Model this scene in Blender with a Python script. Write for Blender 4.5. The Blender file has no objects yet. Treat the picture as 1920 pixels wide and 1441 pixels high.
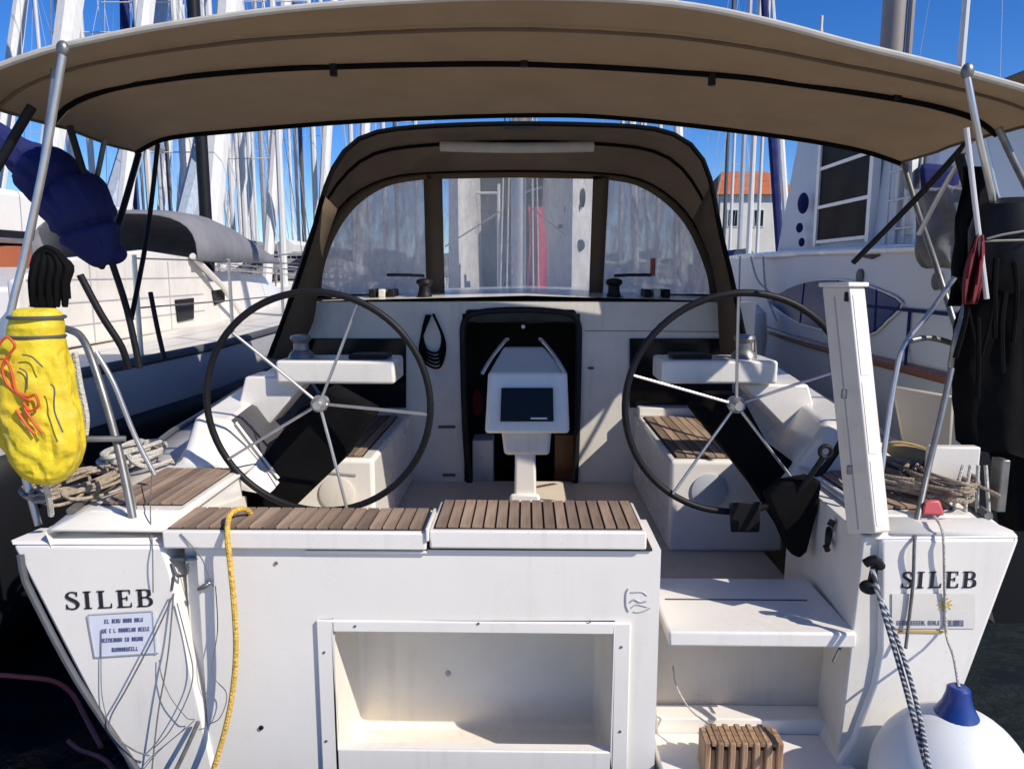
import bpy, bmesh, math, random
from mathutils import Vector, Matrix, noise
random.seed(11)
SC = bpy.context.scene
COL = SC.collection
R = math.radians
# ------------------------------------------------------------------ camera
CAM = Vector((0.0, 0.0, 1.95))
F = 1400.0                                   # focal length in pixels of the 1920 px wide photograph
ROT = Matrix.Rotation(R(1.012), 3, 'Z') @ Matrix.Rotation(R(90 - 8.55), 3, 'X')
cd = bpy.data.cameras.new('camera'); cam = bpy.data.objects.new('camera', cd); COL.objects.link(cam)
cam.location = CAM; cam.rotation_euler = ROT.to_euler()
cd.sensor_width = 36; cd.lens = 36 * F / 1920; cd.clip_start = 0.05; cd.clip_end = 3000
SC.camera = cam
# ------------------------------------------------------------------ light
SUN = Vector((1.02, -0.66, 1.0)).normalized()          # towards the sun: behind the viewer's right shoulder
w = bpy.data.worlds.new('World'); SC.world = w; w.use_nodes = True
nt = w.node_tree; nt.nodes.clear()
sky = nt.nodes.new('ShaderNodeTexSky'); sky.sky_type = 'NISHITA'; sky.sun_disc = False
sky.sun_elevation = math.asin(SUN.z); sky.sun_rotation = math.atan2(SUN.x, SUN.y)
sky.air_density = 1.0; sky.dust_density = 0.25; sky.ozone_density = 5.0; sky.altitude = 1800
bg = nt.nodes.new('ShaderNodeBackground'); bg.inputs['Strength'].default_value = 0.115
out = nt.nodes.new('ShaderNodeOutputWorld')
hsv = nt.nodes.new('ShaderNodeHueSaturation'); hsv.inputs['Saturation'].default_value = 1.27; hsv.inputs['Hue'].default_value = 0.512
nt.links.new(sky.outputs[0], hsv.inputs['Color']); nt.links.new(hsv.outputs[0], bg.inputs[0]); nt.links.new(bg.outputs[0], out.inputs[0])
sl = bpy.data.lights.new('sun', 'SUN'); sl.energy = 4.0; sl.angle = R(0.5); sl.color = (1, 0.925, 0.82)
so = bpy.data.objects.new('sun', sl); COL.objects.link(so)
so.rotation_euler = SUN.to_track_quat('Z', 'Y').to_euler(); so.location = SUN * 60
SC.view_settings.view_transform = 'Standard'; SC.view_settings.look = 'None'
SC.view_settings.gamma = 1.0; SC.view_settings.use_curve_mapping = False
SC.view_settings.exposure = 0.36
SC.cycles.max_bounces = 8; SC.cycles.transparent_max_bounces = 16

# ------------------------------------------------------------------ placing helpers
def ray(px, py):
    return (ROT @ Vector(((px - 960) / F, -(py - 720.5) / F, -1))).normalized()
def at(px, py, d):
    r = ray(px, py); return CAM + r * (d / r.y)
def atz(px, py, z):
    r = ray(px, py); return CAM + r * ((z - CAM.z) / r.z)
def atx(px, py, x):
    r = ray(px, py); return CAM + r * ((x - CAM.x) / r.x)
V = Vector

# ------------------------------------------------------------------ materials
MATS = {}
def mat(name, col, rough=0.5, metal=0.0, var=0.0, scale=8.0, bump=0.0, bscale=None, objvar=0.0, spec=0.5, coat=0.0,
        trans=0.0, stretch=None, col2=None, detail=4.0, grime=0.0):
    m = bpy.data.materials.new(name); m.use_nodes = True
    n = m.node_tree.nodes; l = m.node_tree.links
    b = n['Principled BSDF']; o = n['Material Output']
    b.inputs['Roughness'].default_value = rough; b.inputs['Metallic'].default_value = metal
    b.inputs['Specular IOR Level'].default_value = spec
    b.inputs['Coat Weight'].default_value = coat; b.inputs['Coat Roughness'].default_value = 0.08
    tc = n.new('ShaderNodeTexCoord'); mp = n.new('ShaderNodeMapping')
    l.new(tc.outputs['Object'], mp.inputs['Vector'])
    if stretch: mp.inputs['Scale'].default_value = stretch
    base = None
    if var or col2:
        nz = n.new('ShaderNodeTexNoise'); nz.inputs['Scale'].default_value = scale; nz.inputs['Detail'].default_value = detail
        l.new(mp.outputs[0], nz.inputs['Vector'])
        mx = n.new('ShaderNodeMix'); mx.data_type = 'RGBA'
        c2 = col2 if col2 else tuple(max(0, c * (1 - var)) for c in col)
        mx.inputs['A'].default_value = (*col, 1); mx.inputs['B'].default_value = (*c2, 1)
        rp = n.new('ShaderNodeMapRange'); rp.inputs[1].default_value = 0.35; rp.inputs[2].default_value = 0.7
        l.new(nz.outputs['Fac'], rp.inputs[0]); l.new(rp.outputs[0], mx.inputs['Factor'])
        base = mx.outputs['Result']
        rr = n.new('ShaderNodeMapRange'); rr.inputs[3].default_value = max(0.02, rough * 0.8); rr.inputs[4].default_value = min(1, rough * 1.25)
        l.new(nz.outputs['Fac'], rr.inputs[0]); l.new(rr.outputs[0], b.inputs['Roughness'])
    if grime:
        gm = n.new('ShaderNodeMapping'); gm.inputs['Scale'].default_value = (16, 16, 0.9); l.new(tc.outputs['Object'], gm.inputs['Vector'])
        g1 = n.new('ShaderNodeTexNoise'); g1.inputs['Scale'].default_value = 1.6; g1.inputs['Detail'].default_value = 6; l.new(gm.outputs[0], g1.inputs['Vector'])
        g2 = n.new('ShaderNodeTexNoise'); g2.inputs['Scale'].default_value = 2.3; g2.inputs['Detail'].default_value = 7; g2.inputs['Roughness'].default_value = 0.65; l.new(tc.outputs['Object'], g2.inputs['Vector'])
        r1 = n.new('ShaderNodeMapRange'); r1.inputs[1].default_value = 0.5; r1.inputs[2].default_value = 0.78; l.new(g1.outputs['Fac'], r1.inputs[0])
        r2 = n.new('ShaderNodeMapRange'); r2.inputs[1].default_value = 0.45; r2.inputs[2].default_value = 0.68; l.new(g2.outputs['Fac'], r2.inputs[0])
        g3 = n.new('ShaderNodeTexNoise'); g3.inputs['Scale'].default_value = 55; g3.inputs['Detail'].default_value = 2; l.new(tc.outputs['Object'], g3.inputs['Vector'])
        r3_ = n.new('ShaderNodeMapRange'); r3_.inputs[1].default_value = 0.70; r3_.inputs[2].default_value = 0.74; l.new(g3.outputs['Fac'], r3_.inputs[0])
        mu = n.new('ShaderNodeMath'); mu.operation = 'MULTIPLY'; l.new(r1.outputs[0], mu.inputs[0]); l.new(r2.outputs[0], mu.inputs[1])
        mu2 = n.new('ShaderNodeMath'); mu2.operation = 'MULTIPLY_ADD'; l.new(r3_.outputs[0], mu2.inputs[0]); mu2.inputs[1].default_value = 0.5; l.new(mu.outputs[0], mu2.inputs[2])
        mu3 = n.new('ShaderNodeMath'); mu3.operation = 'MULTIPLY'; mu3.use_clamp = True; l.new(mu2.outputs[0], mu3.inputs[0]); mu3.inputs[1].default_value = grime
        gx = n.new('ShaderNodeMix'); gx.data_type = 'RGBA'; gx.inputs['B'].default_value = (0.36, 0.32, 0.25, 1)
        if base: l.new(base, gx.inputs['A'])
        else: gx.inputs['A'].default_value = (*col, 1)
        l.new(mu3.outputs[0], gx.inputs['Factor']); base = gx.outputs['Result']
    if objvar:
        oi = n.new('ShaderNodeObjectInfo'); hs = n.new('ShaderNodeHueSaturation')
        mr = n.new('ShaderNodeMapRange'); mr.inputs[3].default_value = 1 - objvar; mr.inputs[4].default_value = 1 + objvar
        l.new(oi.outputs['Random'], mr.inputs[0]); l.new(mr.outputs[0], hs.inputs['Value'])
        if base: l.new(base, hs.inputs['Color'])
        else: hs.inputs['Color'].default_value = (*col, 1)
        base = hs.outputs[0]
    if base: l.new(base, b.inputs['Base Color'])
    else: b.inputs['Base Color'].default_value = (*col, 1)
    if bump:
        nb = n.new('ShaderNodeTexNoise'); nb.inputs['Scale'].default_value = bscale or scale * 4; nb.inputs['Detail'].default_value = 3
        bp = n.new('ShaderNodeBump'); bp.inputs['Strength'].default_value = bump; bp.inputs['Distance'].default_value = 0.02
        l.new(mp.outputs[0], nb.inputs['Vector']); l.new(nb.outputs['Fac'], bp.inputs['Height']); l.new(bp.outputs[0], b.inputs['Normal'])
    if trans:
        tl = n.new('ShaderNodeBsdfTranslucent'); ms = n.new('ShaderNodeMixShader'); ms.inputs[0].default_value = trans
        if base: l.new(base, tl.inputs[0])
        else: tl.inputs[0].default_value = (*col, 1)
        l.new(b.outputs[0], ms.inputs[1]); l.new(tl.outputs[0], ms.inputs[2]); l.new(ms.outputs[0], o.inputs[0])
    MATS[name] = m
    return m
gel = mat('white gelcoat', (0.82, 0.785, 0.72), 0.26, var=0.05, scale=3.0, coat=0.3, bump=0.012, bscale=30, grime=0.28)
beige = mat('beige nonskid liner', (0.74, 0.64, 0.51), 0.55, var=0.12, scale=5, bump=0.1, bscale=200, grime=0.5)
gelw = mat('weathered gelcoat', (0.75, 0.71, 0.635), 0.4, var=0.12, scale=5.0, bump=0.03, bscale=60, detail=8, grime=0.5)
cream = mat('cream gelcoat liner', (0.86, 0.80, 0.69), 0.4, var=0.07, scale=4.0, grime=0.3)
nonskid = mat('nonskid deck paint', (0.70, 0.67, 0.615), 0.6, var=0.08, scale=6, bump=0.15, bscale=300, grime=0.5)
teak = mat('weathered teak', (0.34, 0.245, 0.175), 0.6, col2=(0.205, 0.14, 0.095), scale=9, stretch=(9, 0.7, 9), objvar=0.35, bump=0.12, bscale=30)
teakx = mat('weathered teak upright', (0.44, 0.29, 0.17), 0.6, col2=(0.2, 0.11, 0.06), scale=9, stretch=(9, 9, 0.8), objvar=0.3, bump=0.12, bscale=30)
caulk = mat('black caulking', (0.02, 0.019, 0.018), 0.7)
steel = mat('polished stainless steel', (0.60, 0.585, 0.56), 0.3, metal=0.75, var=0.2, scale=12)
steeld = mat('dull stainless steel', (0.27, 0.265, 0.255), 0.42, metal=0.7, var=0.3, scale=20)
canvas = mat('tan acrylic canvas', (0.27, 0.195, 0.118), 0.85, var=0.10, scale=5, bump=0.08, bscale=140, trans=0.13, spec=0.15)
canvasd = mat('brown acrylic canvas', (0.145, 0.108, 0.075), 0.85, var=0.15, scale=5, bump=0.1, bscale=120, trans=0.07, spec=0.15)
hemm = mat('canvas edging in sunlit tone', (0.52, 0.49, 0.43), 0.8, var=0.15, scale=14)  # paleness is sunlight on the canvas edge, put into the colour
blk = mat('black plastic', (0.011, 0.011, 0.013), 0.5, var=0.3, scale=10, spec=0.25)
blkf = mat('black fabric cover', (0.008, 0.008, 0.0085), 0.9, var=0.3, scale=8, bump=0.1, bscale=40, spec=0.05)
rubber = mat('dark grey rubber', (0.085, 0.09, 0.10), 0.6, var=0.2, scale=9)
glassd = mat('smoked acrylic', (0.008, 0.009, 0.011), 0.12, spec=0.25)
scrm = mat('switched off screen glass', (0.010, 0.012, 0.017), 0.2, spec=0.12)
navy = mat('navy canvas', (0.02, 0.025, 0.115), 0.8, var=0.25, scale=5, bump=0.15, bscale=14, spec=0.2)
navyhull = mat('slate grey hull paint', (0.46, 0.47, 0.50), 0.3, var=0.15, scale=2)
greyc = mat('grey canvas', (0.22, 0.22, 0.235), 0.8, var=0.2, scale=4, bump=0.15, bscale=10, spec=0.2)
padm = mat('charcoal vinyl pad', (0.075, 0.075, 0.085), 0.6, var=0.15, scale=5, bump=0.05, bscale=30)
tarpm = mat('dirty tarpaulin', (0.20, 0.20, 0.215), 0.7, col2=(0.07, 0.07, 0.06), scale=4, bump=0.4, bscale=9)
blkhull = mat('shade black hull paint', (0.012, 0.013, 0.016), 0.5, var=0.2, scale=3, spec=0.2)  # black colour stands in for dark water and quay shade
sailg = mat('shade tinted sail cover', (0.36, 0.42, 0.50), 0.8, var=0.2, scale=3, stretch=(6, 6, 0.6))  # furled sails in shade, the shade mixed into their colour
redb = mat('bright red cloth', (0.55, 0.025, 0.06), 0.8, var=0.25, scale=4, bump=0.2, bscale=10)
yel = mat('yellow pvc cloth', (0.76, 0.60, 0.03), 0.55, col2=(0.60, 0.42, 0.02), scale=6, bump=0.6, bscale=16, grime=0.7, spec=0.3)
yelr = mat('yellow braided rope', (0.78, 0.50, 0.09), 0.7, var=0.35, scale=60, bump=0.6, bscale=120)
orange = mat('orange floating cord', (0.62, 0.085, 0.015), 0.6, var=0.2, scale=30)
tanr = mat('tan rope', (0.46, 0.37, 0.27), 0.85, var=0.4, scale=40, bump=0.6, bscale=150, objvar=0.15)
whr = mat('off white rope', (0.62, 0.59, 0.52), 0.85, var=0.3, scale=50, bump=0.6, bscale=150)
greyr = mat('grey cord', (0.16, 0.165, 0.16), 0.8, var=0.4, scale=50)
redr = mat('faded red hose', (0.42, 0.08, 0.07), 0.5, var=0.3, scale=10)
redc = mat('red cloth', (0.17, 0.008, 0.018), 0.8, var=0.3, scale=6, bump=0.2, bscale=12)
pinkp = mat('red plastic', (0.55, 0.09, 0.10), 0.45, var=0.2, scale=9)
bluep = mat('blue fender plastic', (0.012, 0.045, 0.24), 0.35, var=0.2, scale=9, coat=0.2)
fendw = mat('white fender vinyl', (0.74, 0.755, 0.74), 0.4, var=0.06, scale=4, grime=0.6)
sailw = mat('white sailcloth', (0.70, 0.70, 0.68), 0.8, var=0.12, scale=3, stretch=(6, 6, 0.6), trans=0.1)
alu = mat('anodised mast aluminium', (0.50, 0.50, 0.50), 0.4, metal=0.6, var=0.1, scale=3)
aluw = mat('painted mast', (0.62, 0.62, 0.60), 0.4, var=0.06, scale=3)
brownm = mat('brown grey mast', (0.27, 0.23, 0.20), 0.5, var=0.15, scale=3)
terra = mat('terracotta roof tile', (0.52, 0.155, 0.05), 0.8, var=0.35, scale=1.2, bump=0.3, bscale=6)
stucco = mat('white stucco', (0.74, 0.70, 0.62), 0.9, var=0.1, scale=0.8)
sand = mat('pale stone wall', (0.48, 0.42, 0.34), 0.9, var=0.2, scale=0.6)
conc = mat('pale concrete', (0.56, 0.50, 0.41), 0.9, var=0.2, scale=2, bump=0.1, bscale=30)
wood = mat('varnished cabin wood', (0.22, 0.085, 0.03), 0.35, var=0.3, scale=6, stretch=(8, 8, 1))
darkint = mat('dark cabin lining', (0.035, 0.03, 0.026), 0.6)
shadeblue = mat('pale paint in shade tone', (0.52, 0.56, 0.60), 0.4, var=0.07, scale=2)  # bluish shade tone put into the colour of pale surfaces
winb = mat('blue tinted window', (0.016, 0.038, 0.125), 0.22, col2=(0.03, 0.06, 0.17), scale=3, stretch=(1, .6, 5), spec=0.12)  # lighter streaks paint reflections into the glass colour
darkwin = mat('dark window', (0.012, 0.010, 0.009), 0.45, var=0.4, scale=3, spec=0.05)
foliage = mat('dry hillside', (0.20, 0.19, 0.14), 0.95, col2=(0.09, 0.10, 0.06), scale=0.12, bump=0.4, bscale=0.5)
inkb = mat('black vinyl lettering', (0.012, 0.012, 0.014), 0.4)
inkn = mat('blue print', (0.07, 0.085, 0.20), 0.6)
plate = mat('pale blue sticker', (0.68, 0.71, 0.78), 0.4, var=0.03, scale=6)
gold = mat('gold print', (0.62, 0.40, 0.05), 0.5)
inkg = mat('grey print', (0.42, 0.42, 0.42), 0.5)
orangeb = mat('orange brown hull', (0.42, 0.12, 0.05), 0.5, var=0.2, scale=2)
ochre = mat('ochre canvas', (0.48, 0.33, 0.14), 0.85, var=0.25, scale=5, bump=0.2, bscale=12)

def rope_fleck(name, ca, cb, pitch=45):
    m = mat(name, ca, 0.8); n = m.node_tree.nodes; l = m.node_tree.links
    wv = n.new('ShaderNodeTexWave'); wv.inputs['Scale'].default_value = pitch; wv.inputs['Distortion'].default_value = 3
    wv.bands_direction = 'DIAGONAL'
    tc = n.new('ShaderNodeTexCoord'); l.new(tc.outputs['Object'], wv.inputs['Vector'])
    mx = n.new('ShaderNodeMix'); mx.data_type = 'RGBA'; mx.inputs['A'].default_value = (*ca, 1); mx.inputs['B'].default_value = (*cb, 1)
    rp = n.new('ShaderNodeMapRange'); rp.inputs[1].default_value = 0.62; rp.inputs[2].default_value = 0.72
    l.new(wv.outputs['Fac'], rp.inputs[0]); l.new(rp.outputs[0], mx.inputs['Factor']); l.new(mx.outputs['Result'], n['Principled BSDF'].inputs['Base Color'])
    return m
fleck = rope_fleck('dark flecked mooring rope', (0.045, 0.055, 0.07), (0.42, 0.44, 0.45), 22)

def vinyl(name, haze, contrast, tint=(0.95, 0.95, 0.96), stretch=(1, 1, 1), sc=20):
    m = bpy.data.materials.new(name); m.use_nodes = True
    n = m.node_tree.nodes; l = m.node_tree.links; n.remove(n['Principled BSDF']); o = n['Material Output']
    tc = n.new('ShaderNodeTexCoord'); nz = n.new('ShaderNodeTexNoise'); nz.inputs['Scale'].default_value = 38; nz.inputs['Detail'].default_value = 8; nz.inputs['Roughness'].default_value = 0.7
    nz.inputs['Distortion'].default_value = 0.25
    nz.inputs['Scale'].default_value = sc; vm = n.new('ShaderNodeMapping'); vm.inputs['Scale'].default_value = stretch
    l.new(tc.outputs['Object'], vm.inputs['Vector']); l.new(vm.outputs[0], nz.inputs['Vector'])
    mr = n.new('ShaderNodeMapRange'); mr.inputs[1].default_value = 0.38; mr.inputs[2].default_value = 0.68
    mr.inputs[3].default_value = max(0, haze - contrast); mr.inputs[4].default_value = min(0.95, haze + contrast)
    l.new(nz.outputs['Fac'], mr.inputs[0])
    tr = n.new('ShaderNodeBsdfTransparent'); tr.inputs[0].default_value = (*tint, 1)
    df = n.new('ShaderNodeBsdfDiffuse'); df.inputs[0].default_value = (0.80, 0.79, 0.79, 1)
    tl = n.new('ShaderNodeBsdfTranslucent'); tl.inputs[0].default_value = (0.85, 0.84, 0.84, 1)
    ad = n.new('ShaderNodeMixShader'); ad.inputs[0].default_value = 0.5; l.new(df.outputs[0], ad.inputs[1]); l.new(tl.outputs[0], ad.inputs[2])
    m1 = n.new('ShaderNodeMixShader'); l.new(mr.outputs[0], m1.inputs[0]); l.new(tr.outputs[0], m1.inputs[1]); l.new(ad.outputs[0], m1.inputs[2])
    gl = n.new('ShaderNodeBsdfGlossy'); gl.inputs['Roughness'].default_value = 0.12
    bp = n.new('ShaderNodeBump'); bp.inputs['Strength'].default_value = 0.5; bp.inputs['Distance'].default_value = 0.03; l.new(nz.outputs['Fac'], bp.inputs['Height']); l.new(bp.outputs[0], gl.inputs['Normal'])
    m2 = n.new('ShaderNodeMixShader'); m2.inputs[0].default_value = 0.07; l.new(m1.outputs[0], m2.inputs[1]); l.new(gl.outputs[0], m2.inputs[2])
    l.new(m2.outputs[0], o.inputs[0]); return m
vin_c = vinyl('clear vinyl', 0.26, 0.10, stretch=(1, 1, .3), sc=9)
vin_s = vinyl('crazed vinyl', 0.70, 0.20, stretch=(1, 1, .35), sc=16)

def water_mat():
    m = mat('harbour water', (0.006, 0.012, 0.016), 0.06, spec=0.5)
    n = m.node_tree.nodes; l = m.node_tree.links
    tc = n.new('ShaderNodeTexCoord'); nz = n.new('ShaderNodeTexNoise'); nz.inputs['Scale'].default_value = 2.2; nz.inputs['Detail'].default_value = 5
    bp = n.new('ShaderNodeBump'); bp.inputs['Strength'].default_value = 0.5; bp.inputs['Distance'].default_value = 0.12
    l.new(tc.outputs['Object'], nz.inputs['Vector']); l.new(nz.outputs['Fac'], bp.inputs['Height']); l.new(bp.outputs[0], n['Principled BSDF'].inputs['Normal'])
    return m
water = water_mat()

# ------------------------------------------------------------------ mesh builder
def smooth_path(pts, k):
    pts = [V(p) for p in pts]
    if k <= 1 or len(pts) < 3: return pts
    o = []
    for i in range(len(pts) - 1):
        p0 = pts[max(0, i - 1)]; p1 = pts[i]; p2 = pts[i + 1]; p3 = pts[min(len(pts) - 1, i + 2)]
        for j in range(k):
            t = j / k
            o.append(0.5 * ((2 * p1) + (p2 - p0) * t + (2 * p0 - 5 * p1 + 4 * p2 - p3) * t * t + (3 * p1 - p0 - 3 * p2 + p3) * t ** 3))
    o.append(pts[-1]); return o
WL = {}
class MB:
    def __init__(s): s.v = []; s.f = []
    def add(s, vs, fs):
        b = len(s.v); s.v += [V(p) for p in vs]; s.f += [tuple(b + i for i in f) for f in fs]; return s
    def box(s, x0, x1, y0, y1, z0, z1):
        return s.hexa([(x0, y0, z0), (x1, y0, z0), (x1, y1, z0), (x0, y1, z0), (x0, y0, z1), (x1, y0, z1), (x1, y1, z1), (x0, y1, z1)])
    def hexa(s, p):
        return s.add(p, [(0, 3, 2, 1), (4, 5, 6, 7), (0, 1, 5, 4), (1, 2, 6, 5), (2, 3, 7, 6), (3, 0, 4, 7)])
    def prism(s, poly, vec):
        n = len(poly); vec = V(vec); a = [V(p) for p in poly]
        return s.add(a + [p + vec for p in a], [tuple(range(n)), tuple(range(2 * n - 1, n - 1, -1))] + [(i, (i + 1) % n, n + (i + 1) % n, n + i) for i in range(n)])
    def bar(s, a, b, wd, th, up=(0, 0, 1)):
        a = V(a); b = V(b); d = (b - a).normalized(); u = V(up); sd = d.cross(u)
        if sd.length < 1e-4: sd = d.cross(V((0, 1, 0)))
        sd.normalize(); u = sd.cross(d)
        q = lambda c, i, j: c + sd * (i * wd / 2) + u * (j * th / 2)
        return s.hexa([q(a, -1, -1), q(a, 1, -1), q(b, 1, -1), q(b, -1, -1), q(a, -1, 1), q(a, 1, 1), q(b, 1, 1), q(b, -1, 1)])
    def tube(s, pts, r, n=8, k=1, cap=True):
        P = smooth_path(pts, k); N = len(P); b = len(s.v)
        up = None
        for i, p in enumerate(P):
            t = (P[min(N - 1, i + 1)] - P[max(0, i - 1)])
            if t.length < 1e-9: t = V((0, 0, 1))
            t.normalize()
            if up is None:
                up = t.cross(V((0.31, 0.17, 0.93)))
                if up.length < 0.05: up = t.cross(V((1, 0, 0)))
            up = (up - t * up.dot(t)).normalized(); sd = t.cross(up)
            if isinstance(r, (list, tuple)):
                q = i / (N - 1) * (len(r) - 1); j = min(int(q), len(r) - 2); rr = r[j] + (r[j + 1] - r[j]) * (q - j)
            else: rr = r
            for j in range(n):
                a = 2 * math.pi * j / n; s.v.append(p + (up * math.cos(a) + sd * math.sin(a)) * rr)
        for i in range(N - 1):
            for j in range(n):
                s.f.append((b + i * n + j, b + i * n + (j + 1) % n, b + (i + 1) * n + (j + 1) % n, b + (i + 1) * n + j))
        if cap:
            s.f.append(tuple(b + j for j in range(n - 1, -1, -1))); s.f.append(tuple(b + (N - 1) * n + j for j in range(n)))
        return s
    def lathe(s, prof, c, ax=(0, 0, 1), n=20, sq=(1, 1)):
        c = V(c); ax = V(ax).normalized(); u = ax.cross(V((0, 1, 0)))
        if u.length < 1e-3: u = ax.cross(V((1, 0, 0)))
        u.normalize(); wv = ax.cross(u); b = len(s.v); N = len(prof)
        for (rr, h) in prof:
            for j in range(n):
                a = 2 * math.pi * j / n; s.v.append(c + ax * h + u * (math.cos(a) * rr * sq[0]) + wv * (math.sin(a) * rr * sq[1]))
        for i in range(N - 1):
            for j in range(n): s.f.append((b + i * n + j, b + i * n + (j + 1) % n, b + (i + 1) * n + (j + 1) % n, b + (i + 1) * n + j))
        s.f.append(tuple(b + j for j in range(n - 1, -1, -1))); s.f.append(tuple(b + (N - 1) * n + j for j in range(n)))
        return s
    def ball(s, c, rx, ry, rz, n=16):
        pr = [(max(0.001, math.sin(math.pi * i / n)), -math.cos(math.pi * i / n)) for i in range(n + 1)]
        b = len(s.v); s.lathe(pr, (0, 0, 0), (0, 0, 1), n)
        for i in range(b, len(s.v)): p = s.v[i]; s.v[i] = V((c[0] + p.x * rx, c[1] + p.y * ry, c[2] + p.z * rz))
        return s
    def grid(s, rows, close=False):
        b = len(s.v); m = len(rows[0])
        for r_ in rows: s.v += [V(p) for p in r_]
        for i in range(len(rows) - 1):
            for j in range(m - 1 + (1 if close else 0)):
                s.f.append((b + i * m + j, b + i * m + (j + 1) % m, b + (i + 1) * m + (j + 1) % m, b + (i + 1) * m + j))
        return s
    def torus(s, c, Rr, r, n=64, k=10, ax=(0, 1, 0)):
        ax = V(ax).normalized(); u = ax.cross(V((0, 0, 1)))
        if u.length < 1e-3: u = V((1, 0, 0))
        u.normalize(); wv = ax.cross(u); rows = []
        for i in range(n + 1):
            a = 2 * math.pi * i / n; o = u * math.cos(a) + wv * math.sin(a)
            rows.append([V(c) + o * Rr + (o * math.cos(2 * math.pi * j / k) + ax * math.sin(2 * math.pi * j / k)) * r for j in range(k)])
        return s.grid(rows, close=True)
    def build(s, name, m, parent=None, bevel=0.0, solid=0.0, subsurf=0, flat=False, seg=2, sharp=38):
        lo = V((min(p[i] for p in s.v) for i in range(3))); hi = V((max(p[i] for p in s.v) for i in range(3))); c = (lo + hi) / 2
        me = bpy.data.meshes.new(name)
        me.from_pydata([tuple(p - c) for p in s.v], [], s.f); me.update()
        bm = bmesh.new(); bm.from_mesh(me)
        bmesh.ops.remove_doubles(bm, verts=bm.verts, dist=1e-5)
        bmesh.ops.recalc_face_normals(bm, faces=bm.faces); bm.to_mesh(me); bm.free()
        if not flat:
            me.polygons.foreach_set('use_smooth', [True] * len(me.polygons)); me.set_sharp_from_angle(angle=R(sharp))
        me.materials.append(m)
        o = bpy.data.objects.new(name, me); COL.objects.link(o)
        WL[o] = c.copy()
        if parent: o.parent = parent; o.location = c - WL[parent]
        else: o.location = c
        if solid: md = o.modifiers.new('s', 'SOLIDIFY'); md.thickness = solid; md.offset = 0
        if bevel: md = o.modifiers.new('b', 'BEVEL'); md.width = bevel; md.segments = seg; md.limit_method = 'ANGLE'; md.angle_limit = R(40)
        if subsurf: md = o.modifiers.new('u', 'SUBSURF'); md.levels = subsurf; md.render_levels = subsurf
        return o
def tag(o, label=None, cat=None, group=None, kind=None):
    if label: o['label'] = label
    if cat: o['category'] = cat
    if group: o['group'] = group
    if kind: o['kind'] = kind
    return o
def empty(name, loc, label, cat, group=None):
    o = bpy.data.objects.new(name, None); COL.objects.link(o); o.location = loc; WL[o] = V(loc); o.empty_display_size = 0.2
    return tag(o, label, cat, group)
def copy_tree(o, parent=None):
    c = o.copy(); COL.objects.link(c)
    if parent: c.parent = parent
    for ch in list(o.children): copy_tree(ch, c)
    return c
def lerp(tab, x):
    if x <= tab[0][0]: return tab[0][1]
    for (a, b), (c, d) in zip(tab, tab[1:]):
        if x <= c: return b + (d - b) * (x - a) / (c - a)
    return tab[-1][1]
def resample(pts, n):
    pts = [(p.x, p.y) for p in smooth_path([(x, y, 0) for x, y in pts], 8)] if len(pts) > 3 else pts
    L = [0]
    for a, b in zip(pts, pts[1:]): L.append(L[-1] + math.dist(a, b))
    o = []
    for i in range(n):
        t = L[-1] * i / (n - 1); j = 0
        while j < len(L) - 2 and L[j + 1] < t: j += 1
        q = (t - L[j]) / max(1e-9, L[j + 1] - L[j]); o.append(tuple(a + (b - a) * q for a, b in zip(pts[j], pts[j + 1])))
    return o

# ------------------------------------------------------------------ setting
b = MB(); b.add([(-700, -300, 0), (700, -300, 0), (700, 1500, 0), (-700, 1500, 0)], [(0, 1, 2, 3)])
tag(b.build('water', water), kind='structure')
b = MB().box(-40, 40, -10, 1.7, -1.5, 0.42)
tag(b.build('quay', conc, bevel=0.03), kind='structure')
b = MB().box(-220, 260, 118, 130, -1.5, 1.1)
tag(b.build('far_quay', conc, bevel=0.05), kind='structure')
rows = []
for j in range(5):
    yy = 150 + j * 40; rr = []
    for i in range(61):
        x = -300 + i * 10
        h = (0, 3.5, 6, 7, 0)[j] * (0.75 + 0.25 * math.sin(x * 0.021 + 1.3) + 0.13 * math.sin(x * 0.083 + j)) * (1.25 if x < 0 else 0.62)
        rr.append((x, yy, max(0.2, h)))
    rows.append(rr)
tag(MB().grid(rows).build('hillside', foliage), kind='structure')

# ================================================================== THE YACHT
T = 2.2                                              # distance of the transom
yacht = empty('sailing_yacht', (0, T, 0), 'white sailing yacht moored stern to the quay with twin steering wheels and open cockpit', 'sailboat')
HB = [(2.2, 1.49), (3.5, 1.75), (5, 1.9), (6.5, 1.95), (8.5, 1.75), (10.5, 1.25), (12, 0.7), (13.5, 0.03)]
hb = lambda d: lerp(HB, d)
zs = lambda d: 1.15 + 0.0035 * (d - T) ** 2
# hull
secT = [(1, 1.0), (0.965, 0.86), (0.79, 0.40), (0.62, 0.10), (0.4, -0.02), (0, -0.12)]
secM = [(1, 1.0), (0.99, 0.8), (0.95, 0.45), (0.86, 0.0), (0.55, -0.2), (0, -0.35)]
rows = []
for i in range(25):
    d = T + 11.3 * i / 24; t = min(1, (d - T) / 3.0); r_ = []
    h, z1 = hb(d), zs(d)
    half = []
    for (a, c), (a2, c2) in zip(secT, secM):
        half.append((h * (a + (a2 - a) * t), d, z1 * (c + (c2 - c) * t)))
    rows.append([(-x, y, z) for x, y, z in half] + [(x, y, z) for x, y, z in half[::-1]][1:])
MB().grid(rows).build('hull', gel, yacht)
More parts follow.
